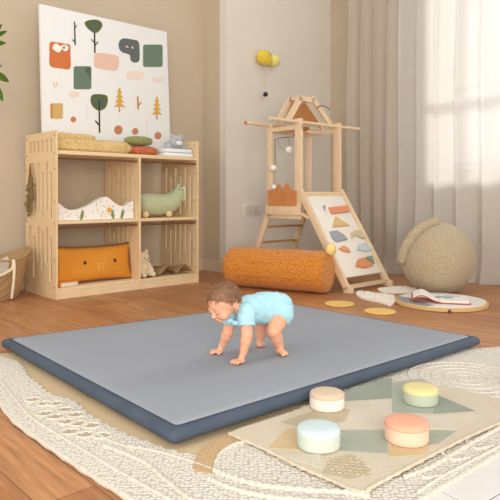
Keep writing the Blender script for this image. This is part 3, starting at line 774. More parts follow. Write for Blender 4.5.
# ------------------------------------------------------------------ bolster
BA = Vector((-.08, 5.27, 0)); BB = Vector((.555, 4.90, 0)); BR = .172
bd = (BB - BA).normalized(); bl = (BB - BA).length
bol = empty('bolster', (BA + BB) / 2 + Z * .001, math.atan2(bd.y, bd.x), 'mustard orange knitted bolster cushion lying on the floor before the tower', 'cushion')
mus = mat('mustard_knit', (222, 148, 56), .95, 'knit', 58, 1.0, (196, 112, 30), dist=.008, sheen=.2)
prof = []
Lh = bl / 2 + .10
for i in range(9): a = PI / 2 * i / 8; prof.append((BR * (.62 + .38 * math.sin(a)), -Lh + .085 * (1 - math.sin(a)) * 0 + (.085 - .085 * math.cos(PI / 2 - a)) * 1))
prof = [(.02, -Lh)] + [(BR - .06 + .06 * math.sin(PI / 2 * i / 8), -Lh + .06 - .06 * math.cos(PI / 2 * i / 8)) for i in range(9)]
prof = [(r, z) for r, z in prof] + [(BR * (1 + .008 * math.sin(k)), -Lh + .06 + (2 * Lh - .12) * k / 12) for k in range(1, 12)] + [(r, -z) for r, z in prof[::-1]]
MB().lathe(prof, 48, Matrix.Translation((0, 0, BR)) @ Matrix.Rotation(PI / 2, 4, 'Y')).build('cover', mus, bol, smooth=60)
for e_ in (-1, 1):
    mb = MB(); mb.tube([(e_ * (Lh - .018), (BR - .017) * math.cos(t), BR + (BR - .017) * math.sin(t)) for t in [2 * PI * k / 40 for k in range(40)]], .006, 6, closed=True)
    mb.build('seam', mus, bol)

# ------------------------------------------------------------------ knitted ball pouf
pf = Vector((1.545, 4.93, 0)); pr = .300
pouf = empty('ball_pouf', pf, math.radians(-8), 'round beige knitted ball pouf with a rolled handle by the curtain', 'pouf')
bkn = mat('beige_knit', (192, 176, 148), .95, 'knit', 75, .9, (172, 154, 124), dist=.006, sheen=.2, stretch=(1, 1, 1.3))
def pf_fn(v):
    return Vector((v.x, v.y, max(-.93, v.z * (1 - .03 * (1 - abs(v.z))))))
MB().ell((0, 0, pr * .93 + .001), (pr, pr, pr), n=64, m=40, fn=pf_fn).build('cover', bkn, pouf, smooth=80)
mb = MB(); pts = []
cz = pr * .93
for k in range(15):
    a = k / 14; th = math.radians(196 - 100 * a)             # arc over the upper left side
    x = math.cos(th) * pr * 1.0; zz_ = math.sin(th) * pr * 1.0
    yy = -.09 - .05 * math.sin(PI * a); s_ = math.sqrt(max(0.01, (pr + .024) ** 2 - yy * yy)) / pr
    pts.append((x * s_ * .98 + .0, yy - .0, cz + zz_ * s_ * .98 + .0))
pts = pts[2:]
rs = [.036 + .005 * math.sin(PI * k / (len(pts) - 1)) for k in range(len(pts))]
mb.tube(pts, rs, 14); mb.ell(pts[0], .034); mb.ell(pts[-1], .034)
mb.build('handle', bkn, pouf, smooth=80)

# ------------------------------------------------------------------ round board, book, shaggy scraps, discs
bc = at(441, 304)
rb = empty('round_board', bc, 0, 'round white topped wooden board with grey segment under the open book', 'board')
rb.scale = (.95, .95, 1)
MB().lathe([(.335, .0), (.345, .004), (.345, .026), (.338, .030)], 64).build('base', mat('board_wood', (216, 178, 126), .5), rb)
MB().lathe([(.326, .029), (.326, .033)], 64).build('top', mat('board_white', (236, 232, 224), .5), rb)
seg = [(.3262 * math.cos(math.radians(a)), .3262 * math.sin(math.radians(a))) for a in range(152, 242, 6)] + [(-.13, -.26), (-.19, -.08), (-.24, .10)]
MB().prism(seg, .030, .0345).build('segment', mat('board_grey', (150, 152, 150), .6), rb)
MB().tube([(.34 * math.cos(t), .34 * math.sin(t), .012) for t in (math.radians(-100), math.radians(-96))], .012, 8).build('clasp', rod_m, rb)
ob = empty('open_book', at(440, 300.5, .036), math.radians(-14), 'open picture book with red cover lying on the round board', 'book')
def page(mb, x0, x1, d0, d1, zf, th):
    n_ = 12
    for i in range(n_):
        a = x0 + (x1 - x0) * i / n_; b = x0 + (x1 - x0) * (i + 1) / n_
        t = bmesh.new(); co = [(a, d0, zf(a)), (b, d0, zf(b)), (b, d1, zf(b)), (a, d1, zf(a))]
        lo = [t.verts.new(c) for c in co]; hi = [t.verts.new((c[0], c[1], c[2] + th)) for c in co]
        t.faces.new(lo[::-1]); t.faces.new(hi)
        for q in range(4): t.faces.new([lo[q], lo[(q + 1) % 4], hi[(q + 1) % 4], hi[q]])
        mb.merge(t)
zl = lambda x: .004 + .046 * math.exp(-((x + .13) / .07) ** 2); zr = lambda x: .004 + .014 * max(0, 1 - x / .2)
mb = MB(); page(mb, -.20, .0, -.125, .135, zl, .003); page(mb, .0, .20, -.125, .135, lambda x: .001, .003)
bmesh.ops.remove_doubles(mb.bm, verts=mb.bm.verts, dist=1e-5); mb.build('cover', mat('red_cover', (222, 78, 48), .5), ob)
mb = MB(); page(mb, -.19, .0, -.11, .13, lambda x: zl(x) + .004, .006); page(mb, .0, .19, -.11, .13, lambda x: .0045, .016)
mb.build('pages', mat('page_white', (240, 236, 228), .7), ob)
mb = MB().prism(smooth_poly([(-.05, -.02), (.0, .02), (.06, -.01), (.10, .03), (.05, .05), (.0, .06), (-.06, .03)], 4), .0205, .0212).prism([(.02, -.05), (.09, -.06), (.09, -.052), (.02, -.042)], .0205, .0212)
for i in range(4): mb.prism([(.03, .07 + i * .012), (.14, .07 + i * .012), (.14, .073 + i * .012), (.03, .073 + i * .012)], .0205, .0212)
mb.build('printed_picture', mat('page_ink', (140, 154, 156), .8), ob)
shag = mat('shaggy_cotton', (244, 238, 228), .95, 'noise', 90, .6, (232, 222, 206), 40)
def shaggy(name, px, label, h, seed):
    rr_ = random.Random(seed); c = sum((at(*p) for p in px), Vector()) / len(px)
    P_ = [at(*p) - c for p in px]; P_ = [tuple(q)[:2] for q in smooth_poly([Vector((q.x, q.y, 0)) for q in P_], 4)]
    mb = MB().prism(P_, .001, h * .6)
    xs = [p[0] for p in P_]; ys = [p[1] for p in P_]
    def inside(x, y):
        r = False
        for i in range(len(P_)):
            x1, y1 = P_[i]; x2, y2 = P_[i - 1]
            if (y1 > y) != (y2 > y) and x < (x2 - x1) * (y - y1) / (y2 - y1) + x1: r = not r
        return r
    k = 0
    while k < 420:
        x = rr_.uniform(min(xs), max(xs)); y = rr_.uniform(min(ys), max(ys))
        if not inside(x, y): continue
        k += 1; a = rr_.uniform(0, 2 * PI); d = rr_.uniform(.008, .022)
        mb.tube([(x, y, h * .4), (x + d * .4 * math.cos(a), y + d * .4 * math.sin(a), h), (x + d * math.cos(a), y + d * math.sin(a), h * .6)], [.004, .0035, .0012], 5)
    return tag(mb.build(name, shag, None, c), label, 'rug')
shaggy('shaggy_rug', [(356, 295), (362, 299.5), (378, 303), (391, 306), (396, 300), (390, 297), (375, 295), (360, 293)], 'long shaggy cream rug strip between the ramp foot and the round board', .022, 1)
shaggy('shaggy_rug', [(380, 290), (384, 293), (412, 293.5), (416, 290), (400, 288)], 'smaller shaggy cream strip just in front of the ball pouf', .02, 2)
dm = mat('yellow_felt', (236, 196, 112), .9, 'noise', 60, .2)
for px, py, r, lb in ((339.5, 304.5, .108, 'left yellow felt disc on the floor behind the mat'), (380, 312, .108, 'right yellow felt disc on the floor near the round board')):
    p = at(px, py)
    tag(MB().lathe([(r - .004, .0008), (r, .003), (r, .007), (r - .004, .010)], 40).build('felt_disc', dm, None, p), lb, 'floor disc', 'yellow felt discs')

# ------------------------------------------------------------------ play mat
MZ = .064
q = [at(1.5, 339, MZ), at(173, 432.5, MZ), at(480.5, 337, MZ), at(283, 302, MZ)]   # left, front, right, back
MB0 = .021
ctr = sum(q, Vector()) / 4; ctr.z = MB0
def quad(ins, z):
    out = []
    for i in range(4):
        p = q[i]; a = (q[i - 1] - p).normalized(); b = (q[(i + 1) % 4] - p).normalized()
        s_ = math.sin(a.angle(b)); v = p + (a + b) * ins / s_; out.append(Vector((v.x - ctr.x, v.y - ctr.y, z)))
    return out
def rquad(ins, z, r, k=4):
    Q = quad(ins, z); out = []
    for i in range(4):
        p = Q[i]; a = (Q[i - 1] - p).normalized(); b = (Q[(i + 1) % 4] - p).normalized()
        for j in range(k + 1):
            t = j / k; out.append((p + a * r) * (1 - t) ** 2 + p * 2 * t * (1 - t) + (p + b * r) * t ** 2)
    return out
th = MZ - MB0
playmat = empty('play_mat', ctr, 0, 'large padded grey play mat with dark slate border in the centre of the floor', 'mat')
def edge_sub(ring, n=24):
    out = []
    for i in range(len(ring)):
        a, b = ring[i], ring[(i + 1) % len(ring)]; m = n if (b - a).length > .3 else 1
        for j in range(m): out.append(a.lerp(b, j / m))
    return out
def loft(rings):
    mb = MB(); vs = [[mb._v(c) for c in rg] for rg in rings]; n = len(vs[0])
    for i in range(len(vs) - 1):
        for k in range(n): mb._f([vs[i][k], vs[i][(k + 1) % n], vs[i + 1][(k + 1) % n], vs[i + 1][k]])
    return mb, vs
prof = [(.012, 0.0), (.002, .006), (-.004, th * .35), (-.004, th * .6), (.002, th * .88), (.010, th), (.020, th + .002), (.030, th + .001), (.037, th - .004)]
rings = []
for ins, z in prof:
    rg = edge_sub(rquad(ins, z, .02)); 
    rg = [p + Vector((0, 0, .0018 * noise.noise(p * 9))) * (1 if z > .01 else 0) + (p.normalized() * .0025 * noise.noise(p * 7) if 0 < z < th * .8 else Vector()) for p in rg]; rings.append(rg)
mb, vs = loft(rings); mb._f(vs[0][::-1]); mb._f(vs[-1])
mb.build('border', mat('slate_cloth', (76, 88, 104), .75, 'noise', 25, .25, (66, 78, 94), 7), playmat, smooth=50)
prof = [(.034, th - .006), (.036, th + .001), (.043, th + .006), (.06, th + .009), (.2, th + .010)]
mb, vs = loft([edge_sub(rquad(a, z, .02)) for a, z in prof]); mb._f(vs[-1]); mb._f(vs[0][::-1])
mb.build('pad', mat('grey_mat_cloth', (152, 157, 166), .8, 'noise', 220, .12, (148, 153, 162), 2), playmat, smooth=50)
MB().tube(edge_sub(rquad(.034, th - .0005, .02)), .003, 6, closed=True).build('seam', mat('seam_navy', (52, 62, 76), .8), playmat)

# ------------------------------------------------------------------ large crochet rug
def poly_world(px, z): return [at(a, b, z) for a, b in px]
rug_px = [(-22, 366), (-14, 385), (-2, 404), (14, 424), (42, 445), (75, 468), (112, 492), (160, 520), (230, 552), (310, 560), (372, 530), (428, 500), (500, 457), (560, 420), (600, 388), (572, 362), (520, 351), (440, 349), (300, 346), (120, 350), (30, 353), (-8, 357)]
rugc = at(230, 430); rugc.z = 0
def loc2(pts): return [Vector((p.x - rugc.x, p.y - rugc.y, 0)) for p in pts]
rug = empty('crochet_rug', rugc, 0, 'large cream crochet rug lying under the grey play mat', 'rug')
beige = mat('beige_ground', (212, 188, 152), .95, 'knit', 150, .5, (202, 177, 140), dist=.002)
cream = mat('cream_crochet', (232, 226, 215), .95, 'knit', 75, 1.0, (206, 196, 180), dist=.008)
cream2 = mat('cream_cord', (226, 219, 206), .95, 'knit', 110, .6, (210, 200, 184), dist=.004)
tan_m = mat('tan_band', (204, 172, 132), .95, 'knit', 120, .5, (182, 148, 106), dist=.003)
base = smooth_poly(loc2(poly_world(rug_px, .0)), 6)
MB().prism([tuple(p)[:2] for p in base], .001, .009).build('ground', beige, rug, smooth=40)
# crochet layer with scalloped inner edge
inner = [(14, 361), (31, 379), (48, 394), (72, 403), (90, 416), (116, 432), (148, 444), (176, 453), (205, 457), (240, 446), (300, 410), (380, 375), (460, 350)]
ip = smooth_poly(loc2(poly_world(inner, .012)), 10, False); ip2 = []
acc = 0
for i in range(len(ip) - 1):
    a, b = ip[i], ip[i + 1]; d = (b - a); L_ = d.length; nrm = Vector((-d.y, d.x, 0)).normalized()
    m = max(2, int(L_ / .008))
    for j in range(m):
        s_ = acc + L_ * j / m; ip2.append(a + d * j / m + nrm * (.010 * abs(math.sin(s_ * PI / .055)) + .012 * noise.noise(Vector((s_ * 5, 0, 0)))))
    acc += L_
outp = [p * .995 for p in base]
# pieces of the outline from the left end of the inner edge round to the right end
def near_i(pt): return min(range(len(outp)), key=lambda i: (outp[i] - pt).length)
i0 = near_i(loc2([at(-4, 358)])[0]); i1 = near_i(loc2([at(500, 351)])[0])
seq = []; i = i0
# the outline is listed left -> near -> right
i = 0 if i0 > len(outp) * .8 else i0
idx = list(range(i0, len(outp))) + list(range(0, i1 + 1)) if i0 > i1 else list(range(i0, i1 + 1))
seq = [outp[k] for k in idx]
poly = [tuple(p)[:2] for p in seq] + [tuple(p)[:2] for p in ip2[::-1]]
MB().prism(poly, .008, .016).build('crochet_layer', cream, rug, smooth=40)
# cords
def cord(pxs, r=.007, m=cream2, z=.017, name='cord', braid=True):
    P_ = smooth_poly([Vector((p.x - rugc.x, p.y - rugc.y, z)) for p in poly_world(pxs, z)], 14, False)
    rs_ = [r * (1 + .22 * math.sin(i * 1.7)) for i in range(len(P_))]
    MB().tube(P_, rs_, 8).build(name, m, rug, smooth=80)
edge = [outp[k] for k in idx]
MB().tube([p + Z * .008 for p in edge], [.0085 * (1 + .25 * math.sin(i * 1.9)) for i in range(len(edge))], 8).build('edging', cream2, rug, smooth=80)
cord([(104, 446), (125, 454), (146, 464), (165, 480), (190, 500)]); cord([(96, 434), (120, 445), (150, 450), (180, 458), (214, 470)], .004)
cord([(214, 471), (232, 478), (262, 486), (300, 490), (345, 493), (370, 497)], .009); cord([(208, 479), (230, 488), (262, 496), (300, 500), (350, 503)], .007)
cord([(216, 462), (222, 452), (234, 445), (244, 442)], .006); cord([(0, 380), (14, 398), (32, 418), (60, 436), (96, 458), (130, 478), (170, 500)], .005)
cord([(404, 478), (430, 468), (452, 455), (478, 440), (500, 428)], .008); cord([(418, 492), (440, 478), (470, 462), (500, 446)], .005)
cord([(440, 452), (452, 460), (470, 458)], .006); cord([(465, 440), (476, 449), (494, 446)], .006); cord([(415, 470), (425, 478), (442, 476)], .006)
cx_ = at(466, 378, .017)
for k, rr_ in enumerate((.04, .09, .14, .19, .24)):
    P_ = [Vector((cx_.x - rugc.x + rr_ * math.cos(t), cx_.y - rugc.y + rr_ * math.sin(t), .0165)) for t in [2 * PI * i / 60 for i in range(60)]]
    P_ = [p for p in P_ if True]
    MB().tube(P_, [.0035 * (1 + .3 * math.sin(i * 2.1)) for i in range(60)], 7, closed=True).build('ring_cord', cream2, rug, smooth=80)
# tan arc band
A_ = smooth_poly([Vector((a, b, 0)) for a, b in ((193, 470), (196, 458), (206, 447), (222, 439), (236, 433))], 6, False)
B_ = smooth_poly([Vector((a, b, 0)) for a, b in ((212, 474), (214, 462), (222, 452), (234, 445), (244, 440))], 6, False)
bp_ = [at(p.x, p.y, .016) for p in A_] + [at(p.x, p.y, .016) for p in B_[::-1]]
MB().prism([(p.x - rugc.x, p.y - rugc.y) for p in bp_], .014, .0195, bev=.0015).build('arc_band', tan_m, rug, smooth=40)
# openwork flowers
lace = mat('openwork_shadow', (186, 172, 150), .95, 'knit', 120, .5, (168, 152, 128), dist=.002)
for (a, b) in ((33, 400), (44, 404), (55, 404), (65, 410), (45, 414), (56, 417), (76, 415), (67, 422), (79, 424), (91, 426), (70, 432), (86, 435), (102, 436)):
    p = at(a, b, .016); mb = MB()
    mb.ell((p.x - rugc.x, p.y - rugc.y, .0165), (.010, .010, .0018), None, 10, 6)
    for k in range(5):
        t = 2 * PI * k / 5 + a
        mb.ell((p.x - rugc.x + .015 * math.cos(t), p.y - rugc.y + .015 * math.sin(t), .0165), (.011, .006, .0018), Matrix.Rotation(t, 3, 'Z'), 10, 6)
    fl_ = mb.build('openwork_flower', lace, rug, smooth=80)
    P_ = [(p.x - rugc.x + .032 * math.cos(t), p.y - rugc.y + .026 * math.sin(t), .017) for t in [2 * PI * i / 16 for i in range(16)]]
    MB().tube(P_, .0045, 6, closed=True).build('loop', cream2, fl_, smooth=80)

# ------------------------------------------------------------------ patchwork rug
pz = .0215
pw_px = [(229, 434.5), (262, 449), (300, 468), (330, 481), (352, 491), (366, 493), (372, 488), (400, 473), (440, 452), (470, 437), (506, 421), (520, 412), (505, 402), (460, 391), (402, 380.5), (345, 397), (290, 414), (242, 429)]
pc = at(360, 435); pc.z = pz
def pl2(pxs): return [(at(a, b, pz).x - pc.x, at(a, b, pz).y - pc.y) for a, b in pxs]
prg = empty('patchwork_rug', (pc.x, pc.y, pz), 0, 'small cream woven rug with sage and tan patches under the four poufs', 'rug')
wov = mat('woven_cream', (226, 214, 192), .95, 'weave', 60, .7, (218, 205, 182), dist=.003)
wg = mat('woven_sage', (182, 188, 172), .95, 'weave', 60, .6, (174, 180, 164), dist=.003)
wdg = mat('woven_sage_dark', (166, 172, 158), .95, 'weave', 70, .6, (156, 162, 148), dist=.003)
wt = mat('woven_tan', (218, 194, 150), .95, 'weave', 60, .6, (212, 186, 142), dist=.003)
wl = mat('woven_light', (230, 221, 203), .95, 'weave', 45, .8, (222, 212, 192), dist=.004)
wd = mat('woven_dash', (214, 200, 172), .95, 'weave', 90, .8, (206, 190, 160), dist=.003)
mb = MB(); mb.prism(pl2(pw_px), 0, .006)
patches = [(2, [(352, 389), (392, 379), (392, 400), (338, 403)]), (1, [(392, 384), (422, 380), (437, 396), (434, 416), (392, 414)]), (2, [(436, 396), (476, 413), (433, 416)]),
           (1, [(340, 432), (386, 432), (388, 456), (340, 453)]), (1, [(428, 432), (456, 433), (438, 446), (428, 447)]), (3, [(288, 430), (298, 430), (300, 452), (268, 450)]),
           (5, [(280, 424), (330, 407), (350, 412), (345, 424), (298, 428)]), (4, [(340, 404), (392, 402), (392, 430), (340, 430)]), (4, [(394, 417), (434, 418), (480, 416), (456, 431), (394, 430)]),
           (5, [(330, 462), (352, 456), (372, 474), (352, 482), (322, 476)]), (3, [(388, 448), (430, 449), (424, 457), (389, 459)]), (4, [(276, 456), (320, 456), (322, 470), (300, 464)])]  # tan patch below the coral pouf paints in the pouf's reflection
for mi_, pp in patches:
    mb.mi = mi_; mb.prism(pl2(pp), .004, .0068 + .0001 * mi_)
mb.build('weave', [wov, wg, wdg, wt, wl, wd], prg, smooth=0)
ed = smooth_poly([Vector((x, y, .003)) for x, y in pl2(pw_px[:12])], 10, False)
MB().tube(ed, [.0055 * (1 + .3 * math.sin(i * 2.2)) for i in range(len(ed))], 7).build('edging', wov, prg, smooth=80)
mb = MB()
for r_ in range(6):
    for c_ in range(7):
        a = 326 + c_ * 6 + r_ * 1.5; b = 459 + r_ * 3.2 + c_ * .5
        p = at(a, b, pz); mb.box((p.x - pc.x - .006, p.y - pc.y - .0025, .0055), (p.x - pc.x + .006, p.y - pc.y + .0025, .0095), .001)
mb.build('raised_stitches', wd, prg)

# ------------------------------------------------------------------ four small poufs
SR = .066; top_z = pz + .0072
def stool(px, py, cb, ct, names, label, r=SR):
    p = at(px, py, top_z); p.z = top_z
    s_ = empty('round_pouf', p, 0, label, 'pouf', None)
    bm_ = mat(names[0], cb, .85, 'noise', 160, .1); tm_ = mat(names[1], ct, .85, 'noise', 160, .1)
    k = r / SR
    MB().lathe([(r * .9, 0), (r * .985, .002), (r, .006), (r * 1.004, .02), (r, .044 * k)], 48).build('body', bm_, s_, smooth=60)
    MB().lathe([(r * .99, .043 * k), (r * 1.006, .047 * k), (r * 1.0, .052 * k), (r * .96, .0575 * k), (r * .88, .0605 * k), (r * .5, .0625 * k), (r * .15, .063 * k)], 48).build('cushion_top', tm_, s_, smooth=60)
    MB().tube([(r * 1.004 * math.cos(t), r * 1.004 * math.sin(t), .0445 * k) for t in [2 * PI * i / 48 for i in range(48)]], .0012, 6, closed=True).build('piping', tm_, s_)
    return s_
stool(327, 407, (240, 230, 222), (214, 192, 166), ('pinkish_white', 'camel'), 'small round pouf with camel top and off-white side nearest the mat edge', .0625)
stool(318.5, 445.5, (204, 214, 202), (204, 220, 222), ('pale_sage', 'powder_blue'), 'small round pouf with powder blue top and pale green side')
stool(406.5, 439.5, (236, 200, 174), (234, 172, 142), ('peach', 'coral'), 'small round pouf with coral orange top and peach side', .068)
stool(420.3, 402, (184, 194, 174), (226, 212, 152), ('sage_side', 'butter_top'), 'small round pouf with yellow top and sage green side', .0635)

# ------------------------------------------------------------------ baby
skin = mat('baby_skin', (236, 178, 146), .5, 'noise', 40, .03, (230, 166, 134), 14, sss=.15)
aqua = mat('aqua_cotton', (178, 222, 234), .85, 'noise', 38, .35, (168, 216, 230), 9, dist=.004)
hairm = mat('brown_hair', (146, 106, 76), .6, 'noise', 60, .6, (112, 78, 54), 40)
gz = MZ + .0115          # top of the pad
FD = Vector((-.81, -.59, 0)); LD = Vector((-.59, .81, 0))
bo = Vector((.03, 2.735, gz))
def J(px, py, Y): return at_depth(px, py, Y * .958) - bo
nh = J(281, 313, 2.87); fh = nh + LD * .085
nk = J(273.5, 331, 2.80); na = J(279.5, 346, 2.845); nf = at(284, 353, gz + .013) - bo
fk = J(262, 328, 2.96); fa = J(259.5, 339, 2.97); ff = at(260.5, 344, gz + .013) - bo
ns = J(246, 311, 2.735); fs = ns + LD * .10 + Vector((.0, 0, .0))
ne = J(247, 335, 2.70); nw = J(243.5, 352.5, 2.70)
fe = J(228, 332, 2.83); fw = J(222.5, 344.5, 2.86)
pel = J(277, 309, 2.91); mid = J(263, 309, 2.86); che = J(250, 309, 2.80); neck = J(240, 307, 2.765)
hc = J(223.5, 302, 2.72)
mb = MB()
mb.chain([pel, mid, che], [.066, .068, .058]); mb.chain([che, neck, hc], [.05, .034, .034])
mb.chain([pel, nh], [.055, .05]); mb.chain([pel, fh], [.055, .05])
def leg(h, k, a, f):
    mb.chain([h, h.lerp(k, .55), k], [.047, .042, .034]); mb.chain([k, k.lerp(a, .45), a], [.033, .031, .021])
    heel = a + (a - f) * .12; heel.z = .017
    mb.chain([a, heel], [.020, .0165]); mb.chain([heel, heel.lerp(f, .6), f], [.0165, .016, .0125])
    d = (f - heel).normalized(); d.z = 0; sd = Vector((-d.y, d.x, 0))
    for i in range(5):
        o_ = (i - 2) * .0072; L_ = (.015, .0135, .012, .0105, .009)[i]
        mb.chain([f + sd * o_ * 1.0 - d * .002, f + sd * o_ * 1.15 + d * L_ + Vector((0, 0, -.005))], [.006, (.0065, .005, .0048, .0045, .004)[i]], 10)
leg(nh, nk, na, nf); leg(fh, fk, fa, ff)
def arm(s_, e, w, fdir, thumb):
    mb.chain([s_, e, w], [.031, .0255, .0175], 16)
    mb.chain([e, e.lerp(w, .35)], [.0255, .0255])
    palm = Vector((w.x, w.y, 0)) + fdir * .016; palm.z = .010
    sd = Vector((-fdir.y, fdir.x, 0)) * thumb
    mb.chain([w, palm], [.0165, .0125])
    for o_ in (-.010, -.003, .004, .011):
        mb.chain([palm - fdir * .006 + sd * o_ * .8, palm + fdir * .014 + sd * o_ * 1.15], [.0105, .0078], 12)
    for i, (o_, L_) in enumerate(((-.0165, .020), (-.006, .0255), (.0045, .0275), (.0150, .0245))):
        ang = o_ * 17
        dd = (fdir * math.cos(ang) + sd * math.sin(ang)).normalized()
        b0 = palm + fdir * .014 + sd * o_; b0.z = .0095
        b1 = b0 + dd * L_ * .5 + Vector((0, 0, .0025)); b2 = b0 + dd * L_; b2.z = .0048
        mb.chain([b0, b1, b2], [.0062, .0055, .0046], 10)
    t0 = palm - fdir * .004 + sd * .014; t0.z = .009
    t1 = t0 + (fdir * .35 + sd).normalized() * .013; t2 = t1 + (fdir * .9 + sd * .5).normalized() * .013; t2.z = .0055
    mb.chain([t0, t1, t2], [.0075, .0062, .0052], 10)
arm(ns, ne, nw, Vector((-.80, -.60, 0)).normalized(), -1)
arm(fs, fe, fw, Vector((-.97, -.25, 0)).normalized(), 1)
# head frame: face direction down-left towards the camera
fdv = Vector((-.62, -.52, -.50)).normalized(); lat = Vector((.60, -.80, .0)); lat = (lat - fdv * lat.dot(fdv)).normalized(); upv = fdv.cross(lat); upv = -upv if upv.z < 0 else upv
HS = 1.0
HM = Matrix((lat, fdv, upv)).transposed() * .93
def H(x, y, z): return hc + HM @ Vector((x, y, z)) * HS
mb.ell(H(0, -.010, .010), (.070, .079, .069), HM, 32, 20)
mb.ell(H(0, .028, -.020), (.055, .050, .050), HM, 24, 16)
for sx in (-1, 1):
    mb.ell(H(sx * .030, .050, -.034), (.025, .022, .023), HM)
    mb.ell(H(sx * .0695, -.010, -.026), (.007, .013, .019), HM @ Matrix.Rotation(sx * .3, 3, 'Z'))
    mb.ell(H(sx * .072, -.008, -.022), (.005, .016, .012), HM @ Matrix.Rotation(sx * .35, 3, 'Z'))
    mb.ell(H(sx * .024, .066, .006), (.018, .009, .007), HM)
mb.ell(H(0, .062, -.058), (.017, .014, .012), HM)
mb.ell(H(0, .082, -.022), (.0085, .010, .0085), HM); mb.chain([H(0, .070, .0), H(0, .081, -.020)], [.005, .006], 10)
for sx in (-1, 1): mb.ell(H(sx * .007, .079, -.026), .005)
mb.ell(H(0, .076, -.043), (.015, .006, .0045), HM); mb.ell(H(0, .075, -.049), (.012, .006, .0045), HM)
body = mb.build('baby', skin, None, bo); bake(body, .0027, 3)
for v in body.data.vertices: v.co.z = max(v.co.z, .0008)
tag(body, 'crawling baby with short brown hair in an aqua romper on the mat', 'person')
# romper
mb = MB()
mb.chain([pel + FD * -.004 + Vector((0, 0, .004)), mid + Vector((0, 0, .004)), che + Vector((0, 0, .002))], [.0745, .074, .063], 28)
mb.chain([che + Vector((0, 0, .003)), neck.lerp(che, .25)], [.056, .041], 24)
def cuff(a, b, t0, r0, r1):
    d = b - a; p = a + d * t0; ring = [a, a.lerp(p, .5), p]
    mb.tube(ring, [r0, (r0 + r1) / 2, r1], 24)
mb.chain([che, ns], [.045, .042]); mb.chain([che, fs], [.045, .042])
cuff(ns, ne, .62, .042, .037); cuff(fs, fe, .62, .042, .037)
mb.chain([pel, nh], [.066, .060]); mb.chain([pel, fh], [.066, .060])
cuff(nh, nk, .36, .060, .052); cuff(fh, fk, .36, .060, .052)
rom = mb.build('romper', aqua, body); bake(rom, .003, 5)
def wr(p):
    q_ = p * 1.0
    return .0035 * noise.noise(Vector((q_.x * 26, q_.y * 22, q_.z * 40))) + .0028 * noise.noise(Vector((q_.x * 60 + q_.z * 40, q_.y * 20, q_.z * 18)))
displace(rom, wr)
mb = MB()
def ringat(a, b, t, r, tr=.0028):
    c = a.lerp(b, t); d = (b - a).normalized(); x_ = d.orthogonal().normalized(); y_ = d.cross(x_)
    mb.tube([c + (x_ * math.cos(k * 2 * PI / 28) + y_ * math.sin(k * 2 * PI / 28)) * r for k in range(28)], tr, 6, closed=True)
ringat(ns, ne, .60, .0365); ringat(fs, fe, .60, .0365)
ringat(neck, hc, .12, .037, .004)
mb.build('trim', aqua, rom)
# bow at the collar under the chin
bw = J(232.5, 322, 2.72)
mb = MB()
mb.ell(bw + Vector((-.012, 0, .006)), (.017, .010, .011)); mb.ell(bw + Vector((.013, 0, -.004)), (.016, .010, .011)); mb.ell(bw, .007)
mb.build('bow', aqua, rom)
# hair
mb = MB(); t = bmesh.new(); bmesh.ops.create_uvsphere(t, u_segments=72, v_segments=48, radius=1)
hp = []
for v in t.verts:
    n_ = noise.noise(v.co * 4); n2 = noise.noise(Vector((v.co.x * 26, v.co.y * 6, v.co.z * 8)))
    k = 1.045 + .014 * n_ + .014 * n2
    v.co = Vector((v.co.x * .070 * k, -.012 + v.co.y * .079 * k, .012 + v.co.z * .069 * k))
def hl(y, x): return .78 * y + .001 + max(0, y - .03) * .25 + .007 * noise.noise(Vector((y * 60, x * 50, 1)))
dele = [v for v in t.verts if v.co.z < hl(v.co.y, v.co.x) or (abs(v.co.x) > .06 and -.026 < v.co.y < .012 and v.co.z < -.004)]
bmesh.ops.delete(t, geom=dele, context='VERTS')
bmesh.ops.solidify(t, geom=t.faces[:], thickness=.004)
T4 = HM.to_4x4(); T4.translation = hc
mb.merge(t, T4)
rh = random.Random(11)
for k in range(520):
    th_ = rh.uniform(0, 2 * PI); ph_ = math.acos(rh.uniform(-.5, 1))
    d0 = Vector((math.sin(ph_) * math.cos(th_), math.sin(ph_) * math.sin(th_), math.cos(ph_)))
    base_p = Vector((d0.x * .0735, -.012 + d0.y * .083, .012 + d0.z * .0725))
    if base_p.z < hl(base_p.y, base_p.x) + .006 or (abs(base_p.x) > .06 and -.03 < base_p.y < .02 and base_p.z < .012): continue
    crown = Vector((.01, -.045, .06)); fl = (base_p - crown); fl = fl - d0 * fl.dot(d0)
    if fl.length < 1e-4: continue
    fl = fl.normalized() + Vector((rh.uniform(-.3, .3), rh.uniform(-.3, .3), rh.uniform(-.3, .3)))
    L_ = rh.uniform(.012, .022)
    p1 = base_p + fl * L_ * .5 + d0 * .0025; p2 = base_p + fl * L_ + d0 * -.001
    mb.tube([H(*(base_p - d0 * .002)), H(*p1), H(*p2)], [.0022, .0020, .0005], 5)
mb.build('hair', hairm, body, smooth=70)
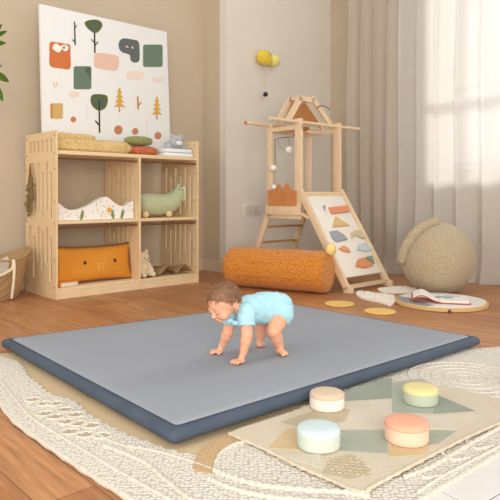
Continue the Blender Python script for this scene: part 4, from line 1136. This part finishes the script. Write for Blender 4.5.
# face features
lash = mat('lash_brown', (84, 54, 42), .6); lipm = mat('lip_pink', (214, 118, 104), .5)
for sx in (-1, 1):
    e_ = MB().ell(H(sx * .024, .0705, -.006), (.0100, .0055, .0055), HM).build('eyelid', skin, body)
    mbb = MB().tube([H(sx * (.024 + a * .0105), .0755 - .004 * a * a, -.009 - .0025 * (1 - a * a)) for a in (-1, -.5, 0, .5, 1)], .0012, 6); mbb.build('eyelash', lash, body)
    MB().tube([H(sx * (.024 + a * .012), .0755 - .005 * a * a - .002 * (a if a > 0 else 0), .0125 + .003 * (1 - a * a)) for a in (-1, -.4, .3, 1)], .0014, 6).build('eyebrow', mat('brow', (160, 112, 84), .7) if sx < 0 else bpy.data.materials['brow'], body)
MB().ell(H(0, .0795, -.0435), (.0120, .0035, .003), HM).ell(H(0, .0785, -.0485), (.010, .0035, .0032), HM).build('lips', lipm, body)
mb = MB(); 
for sx in (-1, 1): mb.tube([H(sx * (.0775 + .002 * math.sin(a)), -.010 + .010 * math.cos(a), -.024 + .013 * math.sin(a)) for a in [math.radians(-60 + 22 * i) for i in range(11)]], .0026, 6)
mb.build('ear_rim', skin, body)

# ------------------------------------------------------------------ camera, light
cam = bpy.data.cameras.new('camera'); co = bpy.data.objects.new('camera', cam); C.objects.link(co); S.camera = co
co.location = (0, 0, CAM_H); co.rotation_euler = (PI / 2, 0, 0); cam.sensor_width = 36; cam.lens = 36 * F_PX / 500
cam.shift_y = -(250 - HOR) / 500; cam.clip_start = .05; cam.clip_end = 100
w = bpy.data.worlds.new('world'); S.world = w; w.use_nodes = True
w.node_tree.nodes['Background'].inputs[0].default_value = (1.0, .98, .95, 1); w.node_tree.nodes['Background'].inputs[1].default_value = .82
def area(name, loc, target, sx, sy, power, col):
    l = bpy.data.lights.new(name, 'AREA'); l.shape = 'RECTANGLE'; l.size = sx; l.size_y = sy; l.energy = power; l.color = col
    o = bpy.data.objects.new(name, l); C.objects.link(o); o.location = loc
    o.rotation_euler = (Vector(target) - Vector(loc)).to_track_quat('-Z', 'Y').to_euler(); return o
area('added_fill_left', (-3.2, .6, 2.0), (0, 5.6, .9), 2.6, 2.0, 40, (1, .93, .84)); area('added_fill_rear', (.9, -2.6, 1.45), (-.7, 5.2, .7), 3.2, 2.2, 210, (1, .94, .85))  # added soft fills to brighten shelf and walls, no window modelled there
sun = bpy.data.lights.new('sun', 'SUN'); sun.energy = 4.6; sun.angle = math.radians(12); sun.color = (1, .97, .92)
so = bpy.data.objects.new('sun', sun); C.objects.link(so); so.rotation_euler = Vector((-.62, -.55, -.42)).to_track_quat('-Z', 'Y').to_euler()
S.view_settings.view_transform = 'Standard'; S.view_settings.look = 'None'; S.view_settings.gamma = 1; S.view_settings.exposure = .06
